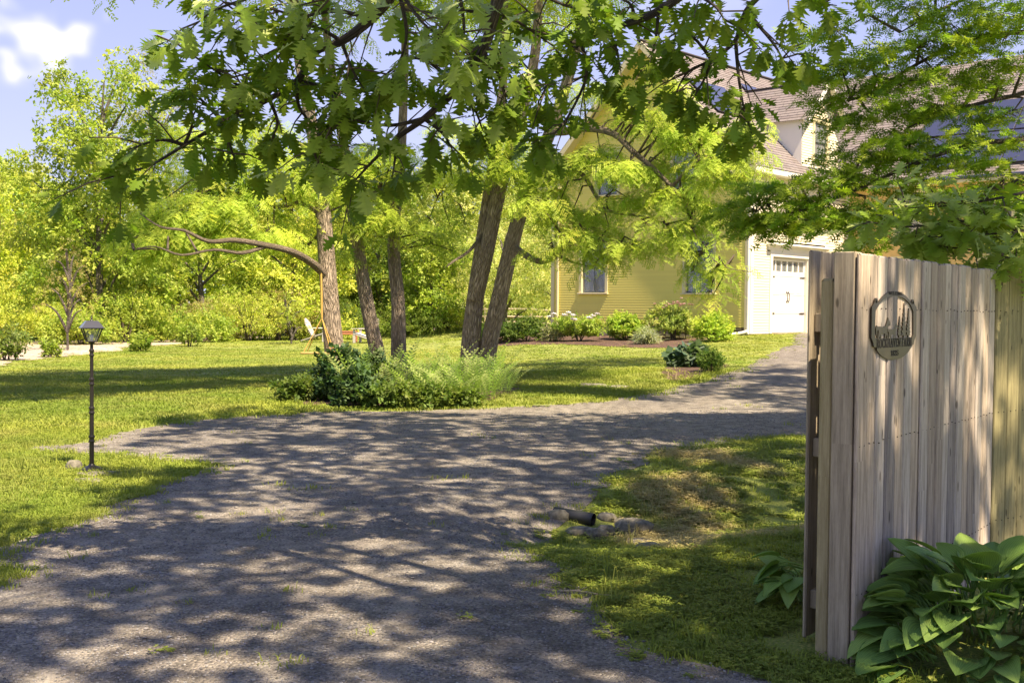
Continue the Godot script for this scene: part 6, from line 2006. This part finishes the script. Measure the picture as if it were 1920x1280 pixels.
	limb("trunk", S, [gv(4.0, -7.9, -0.05), gv(4.05, -7.85, 1.0), Vector3(3.716, 2.134, -7.600), Vector3(3.438, 2.427, -7.400)], 0.03, 0.012, bm, 8)
	var ss := []
	for s in [[Vector3(3.716, 2.099, -7.600), Vector3(3.149, 2.168, -7.200), Vector3(2.736, 2.132, -7.000), Vector3(2.375, 2.089, -6.900), Vector3(2.133, 2.119, -6.900)], [Vector3(3.682, 2.063, -7.600), Vector3(3.220, 2.001, -7.200), Vector3(2.903, 1.954, -7.000), Vector3(2.571, 1.978, -6.900)], [Vector3(3.439, 2.393, -7.400), Vector3(3.079, 2.301, -7.200), Vector3(2.706, 2.238, -7.100), Vector3(2.407, 2.210, -7.000)], [Vector3(3.683, 1.993, -7.600), Vector3(3.198, 1.892, -7.000), Vector3(2.916, 1.913, -6.800)], [Vector3(3.559, 2.231, -7.500), Vector3(3.251, 2.102, -7.200), Vector3(2.835, 2.052, -7.000), Vector3(2.505, 2.026, -6.900)]]:
		ss.append(limb("branch", S, s, 0.012, 0.003, bm, 6, 0.0, 2.0))
	var st := MB.new()
	var sl := []
	oak_leaves_on(ss, 0.085, sl, st, 0.55, 0.06, 0.25, 6)
	tag(part("twigs", st, M.twig, S, Transform3D(Basis.IDENTITY, -S.position)), "", "", "", "stuff")
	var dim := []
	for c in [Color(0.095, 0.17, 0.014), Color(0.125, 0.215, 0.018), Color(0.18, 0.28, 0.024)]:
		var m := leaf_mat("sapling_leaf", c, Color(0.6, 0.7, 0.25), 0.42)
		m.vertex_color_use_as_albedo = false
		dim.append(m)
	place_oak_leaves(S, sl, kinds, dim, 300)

func build_pin_oak() -> void:
	var sprays := [pin_spray(), pin_spray(), pin_spray(), pin_spray()]
	var base := gv(9.6, -15.5)
	var T := thing("pin_oak", base, "fine leaved oak reaching in from the right above the fence", "tree")
	var bm: Material = M.oak_bark
	limb("trunk", T, [base - Vector3(0, 0.1, 0), base + Vector3(0, 2, 0), base + Vector3(0.1, 5, 0), base + Vector3(0, 9, 0.1), base + Vector3(0, 13, 0)], 0.26, 0.05, bm, 14)
	var from := []
	for l in [[base + Vector3(0, 2.6, 0), Vector3(7.527, 4.098, -14.500), Vector3(6.297, 3.723, -14.000), Vector3(5.630, 3.622, -13.800), Vector3(5.076, 3.462, -13.600), Vector3(4.475, 3.218, -13.400), Vector3(3.860, 2.942, -13.200), Vector3(3.259, 2.717, -13.000), Vector3(2.896, 2.653, -13.000)], [base + Vector3(0, 4.2, 0), Vector3(7.501, 5.136, -14.500), Vector3(6.423, 5.053, -14.200), Vector3(5.619, 4.933, -14.000), Vector3(4.840, 4.559, -13.800), Vector3(4.271, 4.197, -13.600), Vector3(3.928, 4.050, -13.500)], [base + Vector3(0, 3.5, 0), Vector3(7.383, 4.465, -14.500), Vector3(6.090, 4.226, -14.000), Vector3(5.237, 3.989, -13.800), Vector3(4.659, 3.760, -13.600)], [base + Vector3(0, 2.2, 0), Vector3(7.125, 3.286, -14.200), Vector3(6.026, 3.133, -13.800), Vector3(5.207, 2.936, -13.500), Vector3(4.542, 2.655, -13.200)], [base + Vector3(0, 5.2, 0), Vector3(7.347, 5.935, -14.500), Vector3(6.146, 5.639, -14.200), Vector3(5.286, 5.316, -14.000), Vector3(4.641, 4.939, -13.800)]]:
		from.append_array(limb("limb", T, l, 0.05, 0.008, bm, 7).slice(8))
	var pads := []
	for q in [Vector3(2.774, 2.694, -13.000), Vector3(2.953, 2.895, -13.000), Vector3(3.254, 3.019, -13.000), Vector3(3.527, 2.820, -13.100), Vector3(3.116, 2.587, -12.900), Vector3(3.383, 2.567, -13.000), Vector3(3.856, 3.139, -13.200), Vector3(3.684, 2.691, -13.000), Vector3(4.065, 3.461, -13.300), Vector3(4.226, 3.081, -13.200), Vector3(4.534, 3.417, -13.400), Vector3(4.878, 3.622, -13.500), Vector3(4.214, 3.849, -13.400), Vector3(3.960, 4.094, -13.400), Vector3(3.858, 4.424, -13.500), Vector3(4.233, 4.490, -13.500), Vector3(4.586, 4.263, -13.600), Vector3(4.802, 4.727, -13.700), Vector3(5.062, 4.414, -13.700), Vector3(5.216, 5.009, -13.800), Vector3(5.637, 5.229, -13.900), Vector3(5.479, 4.693, -13.800), Vector3(5.944, 4.936, -14.000), Vector3(5.742, 4.377, -13.800), Vector3(6.051, 4.014, -13.900), Vector3(5.389, 4.037, -13.700), Vector3(4.970, 4.015, -13.600), Vector3(5.693, 3.674, -13.800), Vector3(5.236, 3.388, -13.600), Vector3(5.893, 3.356, -13.800), Vector3(4.754, 3.097, -13.300), Vector3(5.231, 2.926, -13.400), Vector3(5.819, 2.825, -13.600), Vector3(4.445, 2.707, -13.100), Vector3(6.213, 4.551, -14.000), Vector3(6.198, 5.196, -14.000), Vector3(6.298, 3.645, -14.000), Vector3(6.265, 3.114, -13.900), Vector3(3.987, 2.694, -13.000), Vector3(4.235, 2.394, -13.000), Vector3(5.953, 2.510, -13.600), Vector3(5.364, 2.554, -13.400), Vector3(3.872, 4.932, -13.800), Vector3(4.734, 5.221, -13.900), Vector3(4.987, 5.479, -13.900)]:
		pads.append([q, rr(0.32, 0.48), rr(0.12, 0.2)])
	var tw := MB.new()
	var xs := []
	var cs := []
	pads_to(pads, 140.0, 0.15, Vector3(-0.6, 0, 0.1), xs, cs, Color(0.20, 0.33, 0.04), Color(0.42, 0.54, 0.055), 0.75, 1.1, tw, from)
	# the rest of the crown, beyond the right edge, shades the lawn
	for k in 40:
		var a := rr(0, TAU)
		var r := rr(0.6, 3.6)
		var p := base + Vector3(cos(a) * r, rr(4.5, 12.0), sin(a) * r)
		if p.x < 0.5 * -p.z + 0.6 and p.y < 1.6 + 0.29 * -p.z: continue
		pads_to([[p, rr(0.6, 0.9), 0.35]], 26.0, 0.2, Vector3.ZERO, xs, cs, Color(0.17, 0.29, 0.035), Color(0.30, 0.42, 0.05), 1.5, 2.0, tw, [p])
		limb("limb", T, [base + Vector3(0, p.y * 0.75, 0), (base + Vector3(0, p.y * 0.8, 0) + p) * 0.5, p], 0.03, 0.01, bm, 5)
	tag(part("twigs", tw, M.twig, T, Transform3D(Basis.IDENTITY, -T.position)), "", "", "", "stuff")
	spread("crown", T, sprays, M.leaf, xs, cs)

func wild_tree(called: String, at: Vector3, h: float, w: float, low: float, label: String, group: String, clumps: Array, dens: float, c0: Color, c1: Color, trunk_r := 0.16, sc := 1.0) -> void:
	# a tapered trunk, limbs to lumpy masses, and leaf clumps on those masses
	var T := thing(called, at, label, "tree", group)
	var top := at + Vector3(rr(-0.3, 0.3), h * 0.9, rr(-0.3, 0.3))
	var tp := limb("trunk", T, [at - Vector3(0, 0.1, 0), at + Vector3(rr(-0.1, 0.1), h * 0.25, 0), at + Vector3(rr(-0.2, 0.2), h * 0.55, 0), top], trunk_r, 0.03, M.grey_bark, 8)
	var xs := []
	var cs := []
	var n := 9 + int(h * 0.9)
	for k in n:
		var t := (k + 0.5) / n
		var y := lerpf(low, 0.95, t) * h
		var wide := w * sqrt(maxf(0.05, 1.0 - pow((t - 0.35) / 0.72, 2.0)))
		var a := k * 2.4 + rr(-0.4, 0.4)
		var o := wide * rr(0.35, 0.72)
		var c := at + Vector3(cos(a) * o, y, sin(a) * o)
		var st: Vector3 = tp[clampi(int((y / h - 0.12) * tp.size()), 1, tp.size() - 1)]
		limb("limb", T, [st, (st + c) * 0.5 + Vector3(0, 0.2, 0), c], 0.05 + trunk_r * 0.15, 0.015, M.grey_bark, 5)
		var r := Vector3(wide * rr(0.38, 0.55), h * rr(0.07, 0.12), wide * rr(0.38, 0.55))
		var cnt := int(dens * r.x * r.z * 10.0) + 4
		var mt := rr(0.85, 1.15)
		for m in cnt:
			var d := rv(1.0)
			while d.length() > 1.0: d = rv(1.0)
			d = d.normalized() * pow(rng.randf(), 0.35)
			xs.append(Transform3D(Basis.from_euler(Vector3(rr(-0.6, 0.6), rr(0, TAU), rr(-0.6, 0.6))).scaled(Vector3.ONE * sc * rr(0.7, 1.25)), c + d * r))
			cs.append(tint(c0.lerp(c1, rng.randf()) * mt, 0.15))
	spread("crown", T, clumps, M.leaf, xs, cs)

func build_background() -> void:
	var cl := [leaf_clump(40, 0.55, 0.12, 0.22, 0.55), leaf_clump(40, 0.6, 0.12, 0.2, 0.6), leaf_clump(34, 0.5, 0.1, 0.18, 0.5)]
	var fine := [leaf_clump(46, 0.5, 0.07, 0.13, 0.4), leaf_clump(46, 0.5, 0.07, 0.12, 0.45)]
	var yg := [Color(0.42, 0.50, 0.075), Color(0.66, 0.68, 0.13)]
	var mg := [Color(0.27, 0.37, 0.06), Color(0.50, 0.57, 0.11)]
	var dg := [Color(0.14, 0.22, 0.045), Color(0.30, 0.38, 0.08)]
	var pale := [Color(0.46, 0.52, 0.15), Color(0.68, 0.70, 0.26)]
	var g := "wild trees along the far edge of the lawn"
	var L := [
		[-16.6, 0, 46.0, 11.6, 3.9, 0.16, "tall bushy tree on the left, highest against the open sky", cl, 1.0, mg],
		[-25.2, 0, 56.0, 8.8, 4.0, 0.1, "round tree at the far left edge under the clouds", cl, 1.0, yg],
		[-28.5, 0, 66.0, 9.6, 4.6, 0.1, "hazy tree top at the left edge behind the round tree", cl, 0.8, pale],
		[-18.6, 0, 58.0, 14.2, 3.4, 0.14, "thin topped tree with reddish shoots behind the tall bushy one", fine, 0.8, [Color(0.24, 0.27, 0.07), Color(0.40, 0.38, 0.12)]],
		[-11.8, 0, 60.0, 10.2, 4.2, 0.08, "yellow green tree behind the leftmost locust's long limb", cl, 1.0, yg],
		[-8.4, 0, 64.0, 9.6, 4.2, 0.08, "mid green tree behind the garden chairs", cl, 1.0, mg],
		[-5.0, 0, 66.0, 9.8, 4.2, 0.08, "pale leaved tree seen between the third trunk and the twin trunks", cl, 1.0, pale],
		[-1.6, 0, 68.0, 10.0, 4.2, 0.08, "pale tree behind the twin trunks", cl, 1.0, pale],
		[1.8, 0, 66.0, 9.2, 4.0, 0.08, "pale tree between the twin trunks and the house corner", cl, 1.0, pale],
		[-18.5, 0, 50.0, 7.0, 3.6, 0.06, "low spreading tree left of the lamp post's lantern", cl, 1.0, yg],
		[-14.0, 0, 51.5, 6.2, 3.4, 0.05, "low spreading tree right above the lamp post's lantern", cl, 1.1, mg],
		[-10.2, 0, 53.0, 6.4, 3.2, 0.06, "low bushy tree under the leftmost locust's limb", cl, 1.0, yg],
		[-7.0, 0, 60.0, 5.6, 2.8, 0.06, "dark low tree behind the rope swing", cl, 1.0, dg],
		[-4.0, 0, 57.5, 6.0, 2.8, 0.12, "leafy old apple tree behind the second and third trunks", cl, 1.0, mg],
		[-0.4, 0, 55.0, 5.4, 2.6, 0.22, "pale apple tree with a bare trunk right of the twin trunks", fine, 1.6, pale],
		[2.2, 0, 52.5, 5.0, 2.0, 0.16, "pale apple tree touching the house's left corner", fine, 1.6, pale],
		[-2.6, 0, 61.0, 5.6, 2.6, 0.16, "bushy pale tree over the split rail fence", fine, 1.5, pale]]
	for e in L:
		var p := gv(e[0], -e[2])
		wild_tree("wild_tree", p, e[3], e[4], e[5], e[6], g, e[7], e[8] * 2.0, e[9][0], e[9][1], 0.2)
	# trees on the camera's side of the lawn, mirrored in the window panes
	for e in [[-26.0, -14.0, 12.0, 4.5, "tree standing left of the view, mirrored in the panes"], [-33.0, -4.0, 13.0, 5.0, "farthest tree left of the view, mirrored in the panes"], [-24.0, 4.0, 12.0, 4.8, "tree behind the viewer on the left"], [-17.0, 13.0, 12.5, 4.8, "tree behind the viewer, nearest the drive"], [-38.0, -22.0, 13.0, 5.0, "tree beyond the left edge of the lawn"]]:
		wild_tree("wild_tree", gv(e[0], e[1]), e[2], e[3], 0.12, e[4], g, cl, 1.2, mg[0], mg[1], 0.2, 1.3)
	# small trees in front
	wild_tree("young_tree", Vector3(-8.411, 0.150, -43.317), 1.9, 0.75, 0.3, "little bright yellow green tree on the lawn left of the swing", "", fine, 5.0, Color(0.34, 0.44, 0.06), Color(0.52, 0.56, 0.10), 0.035, 0.5)
	wild_tree("young_tree", Vector3(-14.731, 0.049, -37.745), 3.6, 1.15, 0.35, "thin brownish sapling on the bare strip left of the lamp", "", fine, 1.1, Color(0.34, 0.30, 0.12), Color(0.46, 0.42, 0.17), 0.04, 0.5)
	# brush under the wood edge
	var sg := "wild shrubs behind the bare strip"
	var sh := [[-20.0, 41.5, 2.4, 2.7, yg, "yellow green wild shrub farthest left behind the bare strip"], [-17.4, 43.0, 1.6, 1.5, yg, "yellow green wild shrub just left of the brownish sapling"], [-15.1, 44.5, 1.7, 2.6, mg, "green wild shrub between the sapling and the lamp"], [-12.8, 45.5, 2.0, 1.5, mg, "green wild shrub right of the lamp's lantern"], [-11.0, 47.5, 1.5, 2.3, yg, "bright wild shrub between the lamp and the pinkish brush"], [-12.4, 51.0, 1.9, 2.2, pale, "pale brush behind the pinkish brush"], [-10.6, 51.5, 2.3, 2.6, [Color(0.38, 0.28, 0.16), Color(0.46, 0.42, 0.16)], "pinkish brown dry brush mound at the end of the bare strip"], [-13.0, 48.0, 1.9, 1.8, [Color(0.36, 0.29, 0.14), Color(0.40, 0.40, 0.13)], "dry brownish brush behind the round young shrub"], [-8.7, 56.0, 1.6, 2.2, dg, "dark shrub behind the little yellow green tree"], [-5.6, 56.5, 2.2, 1.7, dg, "dark green shrub directly behind the right garden chair"], [-3.2, 58.0, 2.0, 1.4, dg, "dark low shrub behind the third trunk"], [-15.9, 42.0, 1.6, 1.5, mg, "low green shrub under the left wild shrubs"], [-23.5, 40.5, 2.4, 2.6, mg, "wild shrub mostly outside the left picture edge"]]
	for e in sh:
		bush("wild_shrub", gv(e[0], -e[1]), Vector3(e[2], e[3] * 0.6, e[2] * 0.8), e[5], "shrub", sg, fine[0] if e[4] != mg else cl[2], int(120.0 * e[2]), e[4][0], e[4][1], 0.6, 1.0)
	# the wood beyond, one mass
	var xs := []
	var cs := []
	for k in 5200:
		var x := rr(-62.0, 16.0)
		var z := -rr(74.0, 92.0)
		var top := 8.0 + 2.2 * sin(x * 0.45) + 1.5 * sin(x * 1.3 + 1.0)
		var y := rr(0.0, 1.0)
		xs.append(Transform3D(Basis.from_euler(Vector3(rr(-0.5, 0.5), rr(0, TAU), 0)).scaled(Vector3.ONE * rr(1.6, 2.6)), Vector3(x, ground(x, z) + y * top, z)))
		cs.append(tint(mg[0].lerp(yg[1], rng.randf()), 0.2))
	tag(many("far_wood", cl[0], M.leaf, self, xs, cs), "dense green wood beyond the trees at the lawn's far edge", "wood", "", "stuff")

func build_trees() -> void:
	bark_mat("locust_bark", Color(0.12, 0.09, 0.06), Color(0.52, 0.42, 0.32), 5, 5.0, 3.0)
	bark_mat("oak_bark", Color(0.05, 0.038, 0.03), Color(0.20, 0.16, 0.13), 8, 3.0, 3.0)
	bark_mat("grey_bark", Color(0.10, 0.085, 0.07), Color(0.30, 0.26, 0.22), 12, 3.0, 3.0)
	build_locusts()
	print("locust ", Time.get_ticks_msec())
	build_red_oak()
	build_pin_oak()
	print("oaks ", Time.get_ticks_msec())
	build_background()
	print("background ", Time.get_ticks_msec())

func _ready() -> void:
	rng.seed = 20240611
	set_light()
	build_ground()
	print("ground ", Time.get_ticks_msec())
	mat("twig", Color(0.085, 0.065, 0.045), 0.9)
	mat("green_stalk", Color(0.16, 0.24, 0.06), 0.7)
	leaf_mat("leaf", Color(1, 1, 1), Color(0.85, 0.95, 0.4), 0.5)
	build_house()
	build_fence()
	build_trees()
	build_lamp()
	build_furniture()
	build_stones()
	build_fern_bed()
	build_flower_bed()
	build_hostas()
	print("props ", Time.get_ticks_msec())
	build_grass()
	print("done ", Time.get_ticks_msec())
